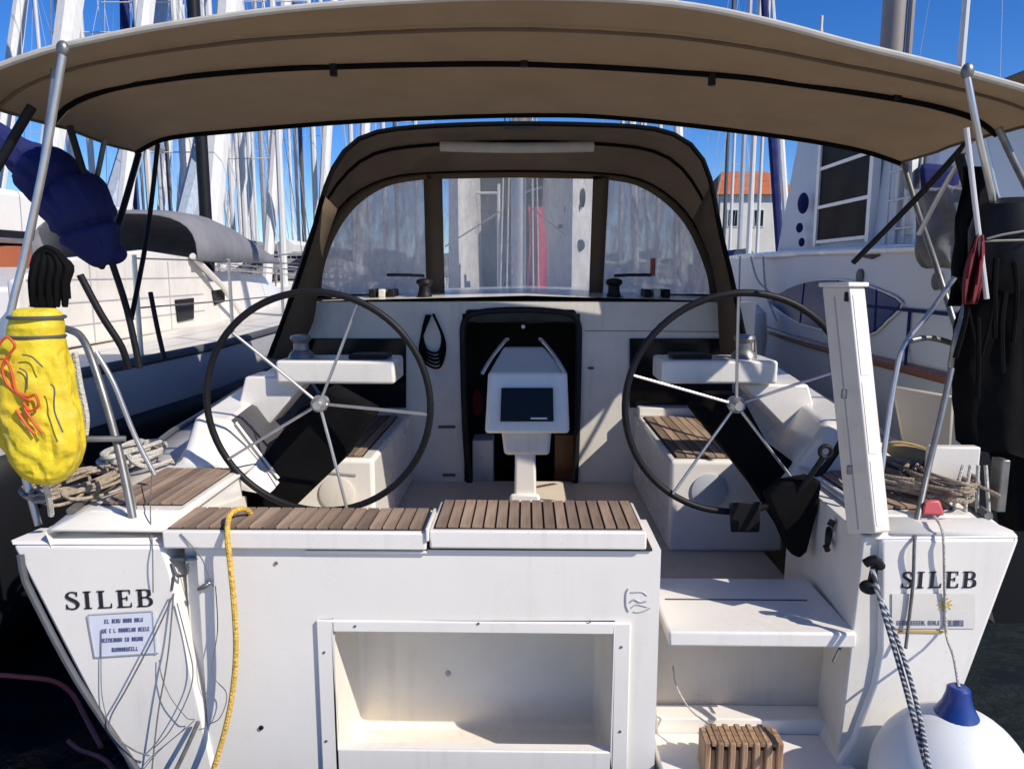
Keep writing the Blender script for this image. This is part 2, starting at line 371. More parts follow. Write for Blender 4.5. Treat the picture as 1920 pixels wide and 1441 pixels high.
# deck: strips each side aft, full width forward
for s in (-1, 1):
    b = MB(); rr = []
    for i in range(9):
        d = T + 0.01 + (4.65 - T) * i / 8
        rr.append([(s * (hb(d) - 0.004), d, zs(d)), (s * 1.46, d, zs(d) + 0.006), (s * 1.12, d, zs(d) + 0.006)] if hb(d) > 1.47 else [(s * (hb(d) - 0.004), d, zs(d)), (s * 1.40, d, zs(d) + 0.006), (s * 1.12, d, zs(d) + 0.006)])
    b.grid(rr).build('side_deck', nonskid, yacht, solid=0.012)
for s in (-1, 1):
    b = MB(); rr = []
    for i in range(5):
        d = 4.655 + (6.7 - 4.655) * i / 4; rr.append([(s * (hb(d) - .004), d, zs(d)), (s * 1.2, d, zs(d) + .008)])
    b.grid(rr).build('side_deck', nonskid, yacht, solid=0.012)
b = MB(); rr = []
for i in range(12):
    d = 6.7 + (13.45 - 6.7) * i / 11; h = max(0.02, hb(d) - 0.004)
    rr.append([(-h, d, zs(d)), (0, d, zs(d) + 0.03), (h, d, zs(d))])
b.grid(rr).build('foredeck', nonskid, yacht, solid=0.012)
for s in (-1, 1):
    MB().tube([(s * (hb(d) - 0.02), d, zs(d) + 0.02) for d in [2.35 + 0.4 * i for i in range(26)]], 0.014, 6).build('toe_rail', steeld, yacht)

# stern quarters
quarterL = [(22, 1022), (305, 1022), (322, 1070), (348, 1200), (378, 1330), (402, 1441), (440, 1640), (345, 1640), (240, 1441), (130, 1232)]
b = MB().prism([at(x, y, T) for x, y in quarterL], (0, 0.2, 0)); b.build('stern_quarter', gel, yacht, bevel=0.012)
quarterR = [(1652, 1010), (1914, 1008), (1812, 1280), (1738, 1441), (1650, 1640), (1480, 1640), (1560, 1450), (1600, 1385), (1638, 1285), (1650, 1220)]
b = MB().prism([at(x, y, T) for x, y in quarterR], (0, 0.2, 0)); b.build('stern_quarter', gel, yacht, bevel=0.012)
# rounded deck edge over the quarters
b = MB()
p = [at(22, 1022, T), at(305, 1022, T), at(305, 1000, T + .06), at(34, 1004, T + .06)]
b.hexa([p[0], p[1], p[1] + V((0, .1, 0)), p[0] + V((.02, .1, 0)), p[3] + V((0, -.04, 0)), p[2] + V((0, -.04, 0)), p[2] + V((0, .08, 0)), p[3] + V((.02, .08, 0))])
b.build('deck_edge', gel, yacht, bevel=0.006, seg=2)
b = MB()
p = [at(1640, 1012, T), at(1914, 1008, T), at(1885, 985, T + .07), at(1640, 990, T + .06)]
b.hexa([p[0], p[1], p[1] + V((-.02, .1, 0)), p[0] + V((0, .1, 0)), p[3] + V((0, -.04, 0)), p[2] + V((0, -.04, 0)), p[2] + V((-.02, .08, 0)), p[3] + V((0, .08, 0))])
b.build('deck_edge', gel, yacht, bevel=0.006, seg=2)
# dark strip following the outer edge of the left quarter
b = MB().tube([at(x, y, T - .006) for x, y in [(38, 1040), (44, 1075), (60, 1115), (145, 1275), (262, 1450), (330, 1560)]], 0.011, 8, 4)
b.build('rub_strip', rubber, yacht)
# name lettering: serif letters as thin raised vinyl
def ribbon(b, pts, wds, o, ux, uy, nrm, k=6):
    P = smooth_path([V((x, y, 0)) for x, y in pts], k); N = len(P)
    for i in range(N - 1):
        quad = []
        for j, sg in ((i, 1), (i + 1, 1), (i + 1, -1), (i, -1)):
            t = (P[min(N - 1, j + 1)] - P[max(0, j - 1)]).normalized(); n2 = V((-t.y, t.x, 0))
            q = j / (N - 1) * (len(wds) - 1); jj = min(int(q), len(wds) - 2); wd = wds[jj] + (wds[jj + 1] - wds[jj]) * (q - jj)
            pp = P[j] + n2 * (sg * wd / 2); quad.append(o + ux * pp.x + uy * pp.y)
        b.prism(quad, nrm)
def letter(ch, o, ux, uy, nrm, par):
    b = MB(); L = lambda pts, wds, k=1: ribbon(b, pts, wds, o, ux, uy, nrm, k)
    st, th = 0.17, 0.06
    if ch in 'ILEB': L([(0.16, 0.02), (0.16, 0.98)], [st, st]); L([(0.0, 0.03), (0.34, 0.03)], [th, th]); L([(0.0, 0.97), (0.34, 0.97)], [th, th])
    if ch == 'L': L([(0.2, 0.035), (0.62, 0.035)], [th, th]); L([(0.6, 0.02), (0.63, 0.28)], [0.08, 0.02])
    if ch == 'E':
        L([(0.2, 0.035), (0.64, 0.035)], [th, th]); L([(0.2, 0.965), (0.60, 0.965)], [th, th]); L([(0.2, 0.52), (0.46, 0.52)], [th, th])
        L([(0.62, 0.02), (0.65, 0.27)], [0.08, 0.02]); L([(0.58, 0.98), (0.61, 0.75)], [0.08, 0.02]); L([(0.46, 0.40), (0.46, 0.64)], [0.05, 0.05])
    if ch == 'B':
        L([(0.2, 0.965), (0.42, 0.965), (0.56, 0.86), (0.56, 0.66), (0.42, 0.54), (0.2, 0.53)], [th, th, .13, .15, th, th], 5)
        L([(0.2, 0.53), (0.44, 0.53), (0.62, 0.40), (0.62, 0.16), (0.44, 0.035), (0.2, 0.035)], [th, th, .14, .17, th, th], 5)
    if ch == 'S':
        L([(0.52, 0.78), (0.46, 0.93), (0.28, 0.98), (0.10, 0.88), (0.09, 0.70), (0.28, 0.55), (0.46, 0.42), (0.54, 0.25), (0.46, 0.08), (0.27, 0.02), (0.09, 0.08), (0.03, 0.26)],
          [.05, .07, .07, .12, .16, .18, .18, .17, .12, .07, .07, .05], 4)
        L([(0.52, 0.72), (0.52, 0.98)], [.03, .06]); L([(0.03, 0.02), (0.03, 0.30)], [.06, .03])
    return b.build('letter', inkb, par, flat=True)
def boat_name(p0, p1, h):
    ux = (p1 - p0); wd = ux.length; ux.normalize(); uy = V((0, 0, 1)); n = V((0, -0.002, 0))
    adv = {'S': 0.82, 'I': 0.62, 'L': 0.88, 'E': 0.90, 'B': 0.80}
    tot = sum(adv[c] for c in 'SILEB') - 0.12; x = 0; sc = wd / tot
    for c in 'SILEB':
        letter(c, p0 + ux * (x * sc) , ux * sc, uy * h, n, yacht); x += adv[c]
boat_name(at(125, 1142, T - .0008), at(286, 1136, T - .0008), 0.058)
boat_name(at(1690, 1102, T - .0008), at(1828, 1101, T - .0008), 0.053)
# stickers
def sticker(c, m, par=yacht, off=0.004):
    return MB().prism([at(x, y, T - off + 0.002) for x, y in c], (0, -0.002, 0)).build('sticker', m, par, flat=True)
s1 = sticker([(167, 1153), (292, 1147), (297, 1224), (178, 1232)], plate)
b = MB()
for (x0, y0, x1, y1) in ((165, 1152, 285, 1145), (286, 1146, 292, 1226), (178, 1231, 297, 1223), (164, 1153, 178, 1231)):
    b.bar(at(x0, y0, T - .005), at(x1, y1, T - .005), 0.003, 0.0024, (0, 1, 0))
b.build('border', inkg, s1)
rnd = random.Random(5)
def print_row(b, x0, x1, yb, hh, slope):                      # worn, no longer legible small print: letter sized strokes standing on a base line
    x = x0
    while x < x1:
        if rnd.random() < .16: x += 4; continue
        wd = rnd.choice((2.6, 3.2, 3.8)); y = yb + (x - x0) * slope; st = 1.0; k = rnd.randrange(5)
        bars = [(x, y - hh, x + st, y)]
        if k in (0, 1, 3): bars.append((x + wd - st, y - hh, x + wd, y))
        if k in (0, 2): bars.append((x + st, y - hh, x + wd - (st if k == 0 else 0), y - hh + 1.1))
        if k in (1, 2, 4): bars.append((x + st, y - 1.1, x + wd - (st if k == 1 else 0), y))
        if k in (2, 3): bars.append((x + st, y - hh * .55, x + wd - (st if k == 3 else .6), y - hh * .55 + 1.0))
        for (xa_, ya_, xb_, yb_) in bars:
            b.prism([at(q_[0], q_[1], T - .005) for q_ in ((xa_, ya_), (xb_, ya_), (xb_, yb_), (xa_, yb_))], (0, -0.0008, 0))
        x += wd + 1.3
b = MB()
for (x0, x1, y0) in ((196, 268, 1168), (192, 278, 1186), (186, 272, 1204), (210, 256, 1221)): print_row(b, x0, x1, y0, 7.5, -.05)
b.build('print_line', inkn, s1, flat=True)
s2 = sticker([(1672, 1112), (1828, 1112), (1828, 1177), (1672, 1177)], gelw)
b = MB().lathe([(0.013, 0), (0.013, 0.0015)], at(1772, 1133, T - .004), (0, -1, 0), 16)
for k in range(10):
    a = k * math.pi / 5; c = at(1772, 1133, T - .005); b.bar(c + V((math.cos(a) * .016, 0, math.sin(a) * .016)), c + V((math.cos(a) * .023, 0, math.sin(a) * .023)), 0.003, 0.0015, (0, 1, 0))
b.build('sun_emblem', gold, s2, flat=True)
b = MB(); print_row(b, 1682, 1762, 1171, 8, 0); print_row(b, 1774, 1804, 1173, 11, 0)
b.build('print_line', inkn, s2, flat=True)
MB().bar(at(1676, 1182, T - .005), at(1772, 1184, T - .005), 0.006, 0.002, (0, 1, 0)).build('gold_line', gold, s2)

# aft bench: lid, teak slats
ZB = 1.166
xL0, xL1 = at(307, 1008, T).x, at(800, 1008, T).x
xR0, xR1 = at(806, 1008, T).x, at(1212, 1003, T).x
for (x0, x1, d1, n, zt) in ((xL0, xL1, 2.40, 19, ZB - .004), (xR0, xR1, 2.475, 17, ZB + .002)):
    lid = MB().box(x0, x1, T - .012, d1 + .012, zt - 0.058, zt).build('bench_lid', gel, yacht, bevel=0.007, seg=3)
    MB().box(x0 + .012, x1 - .012, T + .004, d1, zt, zt + .003).build('caulking', caulk, lid)
    pw = (x1 - x0 - .03) / n
    for i in range(n):
        xa = x0 + .015 + i * pw
        MB().box(xa + .0034, xa + pw - .0034, T + .007 + rnd.uniform(0, .003), d1 - .003, zt + .002, zt + .009 + rnd.uniform(0, .0015)).build('slat', teak, lid)
MB().box(at(803, 1000, T).x - .006, at(803, 1000, T).x + .004, T - .02, 2.38, ZB - .03, ZB + .012).build('lid_divider', gel, yacht, bevel=0.003)
# locker body with the stowage recess
xa, xb = at(322, 1060, T).x, at(1240, 1060, T).x
z0, z1 = 0.2, ZB - .064
ox0, ox1 = at(627, 1300, T).x, at(1150, 1300, T).x
oz1, oz0 = at(900, 1186, T).z, at(900, 1408, T).z
yf = T + .012
b = MB()
b.box(xa + .075, ox0, yf, 2.42, z0, z1); b.box(ox1, xb, yf, 2.5, z0, z1); b.box(ox0, ox1, yf, 2.42, oz1, z1); b.box(ox0, ox1, yf, yf + .03, z0, oz0)
bm_o = b.build('stern_locker', gel, yacht, bevel=0.0)
MB().box(xa + .02, xa + .074, yf + .03, 2.42, z0, z1).build('locker_side', gel, yacht, bevel=0.008)
MB().box(at(572, 1048, T).x, at(800, 1048, T).x, T - .001, yf + .001, z1 - .012, z1 - .004).build('lid_lip', gel, yacht, bevel=0.002)
MB().box(xL0 + .02, xR1 + .02, T + .004, T + .16, z1 - .001, z1 + .006).build('lid_seam', caulk, yacht)
# recess liner
rb = 2.55
b = MB(); ow0, ow1 = ox0 + .001, ox1 - .001; wz0, wz1 = oz0 + .001, oz1 - .001
i0, i1, iz0, iz1 = ox0 + .002, ox1 - .012, at(670, 1358, rb).z, oz1 - .02
b.add([(ow0, yf + .031, iz0 + .005), (ow1, yf + .031, iz0 + .005), (ow1, yf - .001, wz1), (ow0, yf - .001, wz1), (i0, rb, iz0), (i1, rb, iz0), (i1, rb, iz1), (i0, rb, iz1)],
      [(0, 1, 5, 4), (1, 2, 6, 5), (2, 3, 7, 6), (3, 0, 4, 7), (4, 5, 6, 7)])
rec = b.build('stowage_recess', cream, yacht, bevel=0.02, seg=4)
b = MB(); fx0, fx1 = at(598, 1300, T).x, at(1180, 1300, T).x; fz1, fz0 = at(900, 1166, T).z, at(900, 1452, T).z
for (p, q, r1, r2) in ((fx0, ox0 + .002, fz0, fz1), (ox1 - .002, fx1, fz0, fz1), (ox0 + .002, ox1 - .002, oz1 - .002, fz1), (ox0 + .002, ox1 - .002, fz0, oz0 + .002)):
    b.box(p, q, yf - .012, yf - .0005, r1, r2)
fr = b.build('recess_frame', gel, yacht, bevel=0.0)
md = fr.modifiers.new('b', 'BEVEL'); md.width = .004; md.segments = 2
for (px, py) in ((666, 1173), (897, 1168), (1106, 1164), (608, 1222), (612, 1388), (1165, 1212), (1163, 1370)):
    MB().lathe([(0.0045, 0), (0.004, .003), (0.001, .004)], at(px, py, yf - .012), (0, -1, 0), 10).build('screw', steeld, fr)
MB().lathe([(0.010, 0), (0.009, .004)], at(840, 1262, rb - .002), (0, -1, 0), 12).build('drain_plug', inkg, rec)
MB().lathe([(0.008, 0), (0.007, .005)], at(490, 1363, yf - .001), (0, -1, 0), 12).build('drain_hole', blk, bm_o)
MB().lathe([(0.006, 0), (0.005, .004)], at(518, 1055, yf - .001), (0, -1, 0), 12).build('lid_catch', steeld, bm_o)
# grey builder's emblem: open square with three swells
b = MB(); em = lambda x, y: at(x, y, yf - .001)
b.tube([em(x, y) for x, y in [(1178, 1103), (1174, 1112), (1174, 1134), (1179, 1146)]], 0.0028, 6, 3)
b.tube([em(x, y) for x, y in [(1183, 1110), (1198, 1109), (1206, 1110), (1213, 1116)]], 0.0022, 6, 3)
b.tube([em(x, y) for x, y in [(1182, 1128), (1190, 1123), (1200, 1128), (1212, 1126)]], 0.003, 6, 3)
b.tube([em(x, y) for x, y in [(1184, 1139), (1192, 1133), (1202, 1134), (1214, 1137)]], 0.002, 6, 3)
b.tube([em(x, y) for x, y in [(1188, 1146), (1198, 1147), (1210, 1144), (1219, 1139)]], 0.0022, 6, 3)
b.build('emblem', inkg, bm_o)
# hinge and latch under the left end of the lid
b = MB(); b.hexa([at(312, 1052, T + .01), at(368, 1050, T + .01), at(368, 1050, T + .06), at(312, 1052, T + .06), at(308, 1046, T + .01), at(372, 1046, T + .01), at(372, 1046, T + .06), at(308, 1046, T + .06)])
b.tube([at(322, 1055, T + .005), at(332, 1078, T), at(350, 1074, T - .004), at(352, 1056, T)], .005, 6, 4); b.tube([at(326, 1080, T), at(322, 1106, T)], .004, 6)
b.build('lid_hinge', rubber, yacht)
MB().tube([at(372, 1104, yf - .01), at(384, 1098, yf - .02), at(394, 1092, yf - .012)], [.006, .009, .005], 8, 3).build('latch', steeld, yacht)

# swim step on the starboard side
ZS = 0.84
sx0, sx1 = at(1254, 1215, T).x, at(1606, 1215, T).x
MB().box(sx0, sx1, T, 2.62, ZS - .05, ZS).build('swim_step', gel, yacht, bevel=0.008, seg=3)
MB().box(sx0 + .03, sx1 - .07, 2.43, 2.437, ZS - .001, ZS + .0025).build('step_groove', rubber, yacht)
MB().box(sx0, sx1 + .01, 2.45, 2.5, 0.30, ZS - .052).build('step_riser', beige, yacht)
MB().box(sx0, sx1 + .0, 2.36, 2.449, 0.2, 0.445).build('lower_step', gel, yacht, bevel=0.006)
MB().box(sx0 - .02, sx1 + .02, 1.98, 2.36, 0.28, 0.395).build('bathing_platform', gel, yacht, bevel=0.01)
# inner wall right of the step
b = MB(); wallx = lambda d: 1.055 + (d - T) * 0.03
b.hexa([(sx1 - .03, T + .02, .3), (1.16, T + .02, .3), (1.16, 2.95, .3), (sx1 + .03, 2.95, .3), (1.042, T + .02, 1.145), (1.16, T + .02, 1.145), (1.16, 2.95, 1.145), (1.075, 2.95, 1.145)])
b.build('side_wall', gelw, yacht, bevel=0.006)
b = MB()
b.hexa([(-1.16, T + .2, .3), (-1.115, T + .2, .3), (-1.115, 2.95, .3), (-1.16, 2.95, .3), (-1.16, T + .2, 1.145), (-1.12, T + .2, 1.145), (-1.12, 2.89, 1.06), (-1.16, 2.89, 1.06)])
b.build('side_wall', gelw, yacht, bevel=0.006)
# fold line with rope groove at step corner
MB().tube([at(1518, 1118, T + .28), at(1582, 1200, T + .03), at(1562, 1240, T - .006)], .005, 6).build('step_hinge', rubber, yacht)
# fittings on the side wall
b = MB()
b.torus(at(1553, 1005, 2.45), .026, .009, 24, 8, (1, -.5, 0)); b.tube([at(1556, 985, 2.44), at(1562, 975, 2.44)], .012, 8); b.tube([at(1548, 1022, 2.44), at(1552, 1032, 2.44)], .010, 8)
b.build('shower_fitting', blk, yacht)
MB().lathe([(.012, 0), (.009, .012)], at(1375, 1128, 2.52), (0, 0, 1), 10).build('bolt', steeld, yacht)

# cockpit sole, seats, coamings, helm seats
ZF = 0.62
MB().box(-1.15, 1.15, 2.63, 4.66, ZF - .03, ZF).build('cockpit_sole', beige, yacht)
for s in (-1, 1):
    x0, x1 = (0.69, 1.24) if s > 0 else (-1.24, -0.72)
    seat = MB().box(x0, x1, 3.45, 4.645, ZF, 1.07).build('cockpit_seat', gel, yacht, bevel=0.02, seg=3)
    x0, x1 = max(x0, -1.17), min(x1, 1.17)
    MB().box(x0 + .03, x1 - .06, 3.49, 4.50, 1.07, 1.074).build('caulking', caulk, seat)
    n = 8; a0, a1 = x0 + .034, x1 - .064; pw = (a1 - a0) / n
    for i in range(n):
        MB().box(a0 + i * pw + .0035, a0 + (i + 1) * pw - .0035, 3.494, 4.496, 1.073, 1.081 + rnd.uniform(0, .0015)).build('slat', teak, seat)
    cxp = (632, 925) if s < 0 else (1330, 920)
    c = at(*cxp, 3.447); sp = MB().lathe([(.085, 0), (.085, .006), (.07, .010), (.02, .012)], c, (0, -1, 0), 28).build('loudspeaker', gelw if s < 0 else shadeblue, seat)  # right speaker gets the shade toned colour, left one the plain white
    if s < 0:
        MB().bar(at(585, 882, 3.445), at(668, 890, 3.445), .004, .008, (0, 0, 1)).build('locker_line', inkg, seat)
    # coaming: profile lofted fore and aft, dropping to the helm seat
    def prof(d):
        f = max(0, d - 2.98) * .10; k = lerp([(2.88, 0), (3.05, 1), (4.6, 1.25)], d)
        return [(1.04 + f, 1.06), (1.235 + f, 1.17 + .165 * k), (1.37 + f, 1.175 + .18 * k), (1.46 + f, 1.14)]
    rows = []
    for d in (2.90, 2.98, 3.06, 3.3, 3.7, 4.1, 4.645):
        rows.append([(s * x, d, z) for x, z in prof(d)])
    b = MB(); b.grid(rows); n4 = 4
    b.add(rows[0], [(0, 1, 2, 3)]); b.add(rows[-1], [(0, 1, 2, 3)])
    b.build('coaming', gel, yacht, bevel=0.018, seg=3)
    if s < 0:
        xi_ = lambda d, z: -(1.04 + max(0, d - 2.98) * .10 + .195 * (z - 1.06) / lerp([(3.0, .275), (4.6, .316)], d) - .016)
        qd = [(3.075, 1.085), (4.5, 1.085), (4.5, 1.36), (3.075, 1.322)]
        b = MB(); nrm = V((-.028, 0, .012))
        b.prism([V((xi_(d, z), d, z)) for d, z in qd], nrm); b.build('backrest_pad', padm, yacht, bevel=.012, seg=3)
        b = MB(); b.tube([V((xi_(3.06, z) + .004, 3.06, z)) for z in (1.085, 1.2, 1.325)], .006, 6); b.build('pad_piping', gel, yacht)
    # helm seat
    xo, xi = s * 1.46, s * 1.13
    hs = MB().box(min(xo, xi), max(xo, xi), 2.36, 2.88, 0.95, 1.168).build('helm_seat', gel, yacht, bevel=0.015, seg=3)
    MB().box(min(xo, xi) + .02, max(xo, xi) - .03, 2.42, 2.875, 1.168, 1.171).build('caulking', caulk, hs)
    for i in range(7):
        a = min(xo, xi) + .024 + i * .0395
        MB().box(a + .003, a + .0365, 2.424, 2.875, 1.17, 1.178 + rnd.uniform(0, .0015)).build('slat', teak, hs)
    # winch plinth at the forward end of the coaming
    px0, px1 = (516, 740) if s < 0 else (1242, 1458)
    dd = 3.36; a = at(px0, 676, dd); c = at(px1, 720, dd)
    pl = MB().box(a.x, c.x, dd, dd + .26, c.z, a.z).build('winch_plinth', gel, yacht, bevel=0.014, seg=3)
    MB().box(min(a.x, c.x) + .12 + (.2 if s < 0 else -.06), min(a.x, c.x) + .30 + (.2 if s < 0 else -.06), dd + .06, dd + .2, a.z, a.z + .02).build('jammer', blk, pl, bevel=.006)
    wx = at(565 if s < 0 else 1395, 660, dd + .12).x
    MB().lathe([(.06, 0), (.055, .02), (.036, .04), (.034, .07), (.05, .09), (.045, .105), (.02, .11)], (wx, dd + .12, a.z), (0, 0, 1), 24).build('winch', steeld, pl)
    # deck-side plinth support
    b = MB().hexa([(s * 1.24, dd + .05, 1.2), (s * 1.38, dd + .05, 1.2), (s * 1.38, dd + .3, 1.2), (s * 1.24, dd + .3, 1.2), (s * 1.0, dd + .05, 1.47 if s < 0 else 1.44), (s * 1.3, dd + .05, 1.47 if s < 0 else 1.44), (s * 1.3, dd + .25, 1.47 if s < 0 else 1.44), (s * 1.0, dd + .25, 1.47 if s < 0 else 1.44)])
    b.build('plinth_base', gel, yacht, bevel=.01)

# wheels
def wheel(c, rad, ang0):
    rim = MB().torus(c, rad, .0135, 72, 10, (0, 1, 0.06)).build('steering_wheel', blk, yacht)
    MB().lathe([(.016, -.05), (.028, -.04), (.034, 0), (.028, .03), (.016, .045)], c + V((0, .02, 0)), (0, -1, 0), 20).build('hub', steel, rim)
    for k in range(5):
        a = R(ang0 + 72 * k); o = V((math.cos(a), 0, math.sin(a)))
        MB().tube([c + o * .03 + V((0, .015, 0)), c + o * (rad * .5) + V((0, .012, 0)), c + o * (rad - .008)], .0058, 8, 4).build('spoke', steel, rim)
    return rim
wheel(at(597, 758, 2.83), 0.434, 67)
wheel(at(1383, 760, 2.83), 0.430, 92)
# helm consoles: black covered slabs canted out to the coamings
def console(poly, d, dep):
    b = MB().prism([at(x, y, d) for x, y in poly], (0, dep, 0)); return b.build('helm_console', blkf, yacht, bevel=0.02, seg=3)
cl = console([(572, 752), (616, 728), (704, 775), (644, 862), (534, 968), (436, 958), (458, 905), (512, 828)], 3.08, .16)
MB().tube([at(597, 758, 2.82), at(597, 758, 3.12)], .03, 12).build('wheel_shaft', steeld, cl)
cr = console([(1300, 770), (1330, 742), (1392, 742), (1440, 830), (1540, 905), (1532, 965), (1512, 1040), (1492, 1045), (1472, 1000), (1420, 920)], 3.06, .16)
MB().tube([at(1383, 760, 2.82), at(1383, 760, 3.1)], .03, 12).build('wheel_shaft', steeld, cr)
MB().prism([at(x, y, 2.60) for x, y in ((1438, 930), (1470, 905), (1520, 896), (1542, 904), (1534, 960), (1514, 1036), (1500, 1048), (1486, 1040), (1470, 1000))], (0, .07, 0)).build('lever_cover', blkf, cr, bevel=.012, seg=3)
b = MB().tube([at(1484, 940, 2.62), at(1522, 888, 2.58), at(1544, 856, 2.56)], .010, 8, 3); b.torus(at(1548, 846, 2.56), .020, .008, 20, 8, (0, 1, 0))
b.build('engine_lever', blk, cr)
MB().hexa([at(1370, 997, 2.81), at(1424, 997, 2.81), at(1424, 997, 2.86), at(1370, 997, 2.86), at(1367, 942, 2.81), at(1427, 940, 2.81), at(1427, 940, 2.86), at(1367, 942, 2.86)]).build('instrument_box', blk, cr, bevel=.006)

# table pedestal with plotter pod
PD = 3.55
col = MB().hexa([at(962, 1040, PD), at(1008, 1040, PD), at(1008, 1040, PD + .12), at(962, 1040, PD + .12), at(966, 845, PD), at(1004, 845, PD), at(1004, 845, PD + .12), at(966, 845, PD + .12)]).build('table_pedestal', gelw, yacht, bevel=.012)
MB().hexa([at(950, 1042, PD - .03), at(1022, 1042, PD - .03), at(1022, 1042, PD + .2), at(950, 1042, PD + .2), at(956, 925, PD - .03), at(1012, 925, PD - .03), at(1012, 925, PD + .2), at(956, 925, PD + .2)]).build('pedestal_foot', gel, col, bevel=.015)
MB().hexa([at(946, 852, PD - .01), at(1030, 852, PD - .01), at(1030, 852, PD + .16), at(946, 852, PD + .16), at(940, 806, PD - .01), at(1034, 806, PD - .01), at(1034, 806, PD + .16), at(940, 806, PD + .16)]).build('pedestal_head', gelw, col, bevel=.015)
pod = MB().hexa([at(909, 812, PD - .06), at(1068, 812, PD - .06), at(1066, 808, PD + .2), at(912, 808, PD + .2), at(915, 697, PD), at(1064, 697, PD), at(1058, 690, PD + .2), at(920, 690, PD + .2)]).build('plotter_pod', gel, col, bevel=.018, seg=3)
MB().hexa([at(938, 790, PD - .066), at(1038, 790, PD - .066), at(1038, 790, PD - .03), at(938, 790, PD - .03), at(940, 727, PD - .036), at(1037, 727, PD - .036), at(1037, 727, PD), at(940, 727, PD)]).build('plotter_screen', scrm, col, bevel=.004)
MB().bar(at(995, 784, PD - .069), at(1026, 784, PD - .069), .008, .002, (0, 1, 0)).build('screen_mark', plate, col)
MB().hexa([at(918, 697, PD + .02), at(1062, 697, PD + .02), at(1050, 690, PD + .2), at(930, 690, PD + .2), at(944, 652, PD + .1), at(1020, 652, PD + .1), at(1018, 650, PD + .2), at(946, 650, PD + .2)]).build('pod_top', inkg, col, bevel=.006)
for s in (-1, 1):
    p = (lambda x, y, d: at(x if s > 0 else 1964 - x, y, d))
    MB().tube([p(1060, 700, PD), p(1042, 670, PD + .05), p(1018, 640, PD + .12), p(1012, 636, PD + .18)], .009, 8, 4).build('grab_rail', steel, col)

# bulkhead, companionway
BD = 4.65
cx0, cx1 = at(868, 700, BD).x, at(1086, 700, BD).x; ctop = at(975, 588, BD).z; btop = at(975, 566, BD).z
b = MB(); b.box(-1.42, cx0, BD, BD + .06, ZF, btop); b.box(cx1, 1.42, BD, BD + .06, ZF, btop); b.box(cx0, cx1, BD, BD + .06, ctop, btop)
bulk = b.build('bulkhead', gelw, yacht)
b = MB()
fp = [at(x, y, BD - .015) for x, y in [(880, 905), (872, 800), (868, 650), (869, 610), (882, 590), (920, 583), (975, 581), (1030, 583), (1072, 590), (1084, 610), (1085, 650), (1082, 800), (1078, 905)]]
b.tube(fp, .021, 8, 3); b.build('companionway_frame', blk, yacht)
b = MB().hexa([at(866, 606, BD - .02), at(1088, 606, BD - .02), at(1088, 606, BD + .3), at(866, 606, BD + .3), at(875, 580, BD - .02), at(1078, 580, BD - .02), at(1078, 580, BD + .3), at(875, 580, BD + .3)])
b.build('sliding_hatch', glassd, yacht, bevel=.012)
MB().lathe([(.012, 0), (.012, .02)], at(981, 612, BD - .03), (0, -1, 0), 10).build('hatch_lock', steel, yacht)
for (px, py, w_) in ((838, 800, 16), (842, 890, 12), (1108, 690, 5)):
    MB().bar(at(px - w_, py, BD - .006), at(px + w_, py, BD - .006), .016, .012, (0, 1, 0)).build('bulkhead_fitting', rubber, bulk, bevel=.003)
MB().bar(at(1096, 620, BD - .001), at(1400, 622, BD - .001), .004, .003, (0, 1, 0)).build('bulkhead_seam', rubber, bulk)
# cabin inside
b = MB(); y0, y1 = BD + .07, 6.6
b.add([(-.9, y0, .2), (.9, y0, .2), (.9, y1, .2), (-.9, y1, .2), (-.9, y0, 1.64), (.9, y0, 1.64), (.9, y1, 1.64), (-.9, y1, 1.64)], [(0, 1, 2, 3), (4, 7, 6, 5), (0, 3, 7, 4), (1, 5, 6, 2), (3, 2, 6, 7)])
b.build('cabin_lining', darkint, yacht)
MB().box(at(1040, 860, 4.9).x, at(1075, 860, 4.9).x, 4.85, 5.1, .3, at(1050, 812, 4.9).z).build('cabin_joinery', wood, yacht)
MB().box(at(886, 820, 4.85).x, at(925, 820, 4.85).x, 4.8, 5.0, .3, at(900, 822, 4.85).z).build('companionway_step', gelw, yacht, bevel=.008)
MB().ball(at(893, 755, 5.1), .05, .06, .10, 10).build('cabin_cushion', redc, yacht)
# aft windows
for (x0, x1) in ((572, 762), (1180, 1372)):
    MB().prism([at(x0, 764, BD - .004), at(x1, 764, BD - .004), at(x1, 634, BD - .004), at(x0, 634, BD - .004)], (0, -.012, 0)).build('cabin_window', glassd, yacht, bevel=.005)
MB().box(.70, 1.1, BD - .12, BD - .001, 1.071, 1.125).build('seat_ledge', gel, yacht, bevel=.008)
# cabin trunk
rows = []
for d, h, z in ((BD + .005, 1.42, btop + .004), (5.2, 1.38, 1.80), (6.4, 1.28, 1.80), (7.6, 1.08, 1.73), (8.6, .85, 1.56), (9.3, .6, zs(9.3) + .02)):
    rows.append([(-h - .06, d, zs(d) - .02), (-h, d, max(zs(d), z - .12)), (-h + .14, d, z), (0, d, z + .035), (h - .14, d, z), (h, d, max(zs(d), z - .12)), (h + .06, d, zs(d) - .02)])
MB().grid(rows).build('cabin_trunk', gel, yacht)
for s in (-1, 1):
    rows = [[(s * (h + .022), d, z - .30), (s * (h + .006), d, z - .15)] for d, h, z in ((5.0, 1.39, 1.80), (5.8, 1.33, 1.80), (6.6, 1.26, 1.79), (7.4, 1.13, 1.74))]
    MB().grid(rows).build('side_window', glassd, yacht, solid=.008)
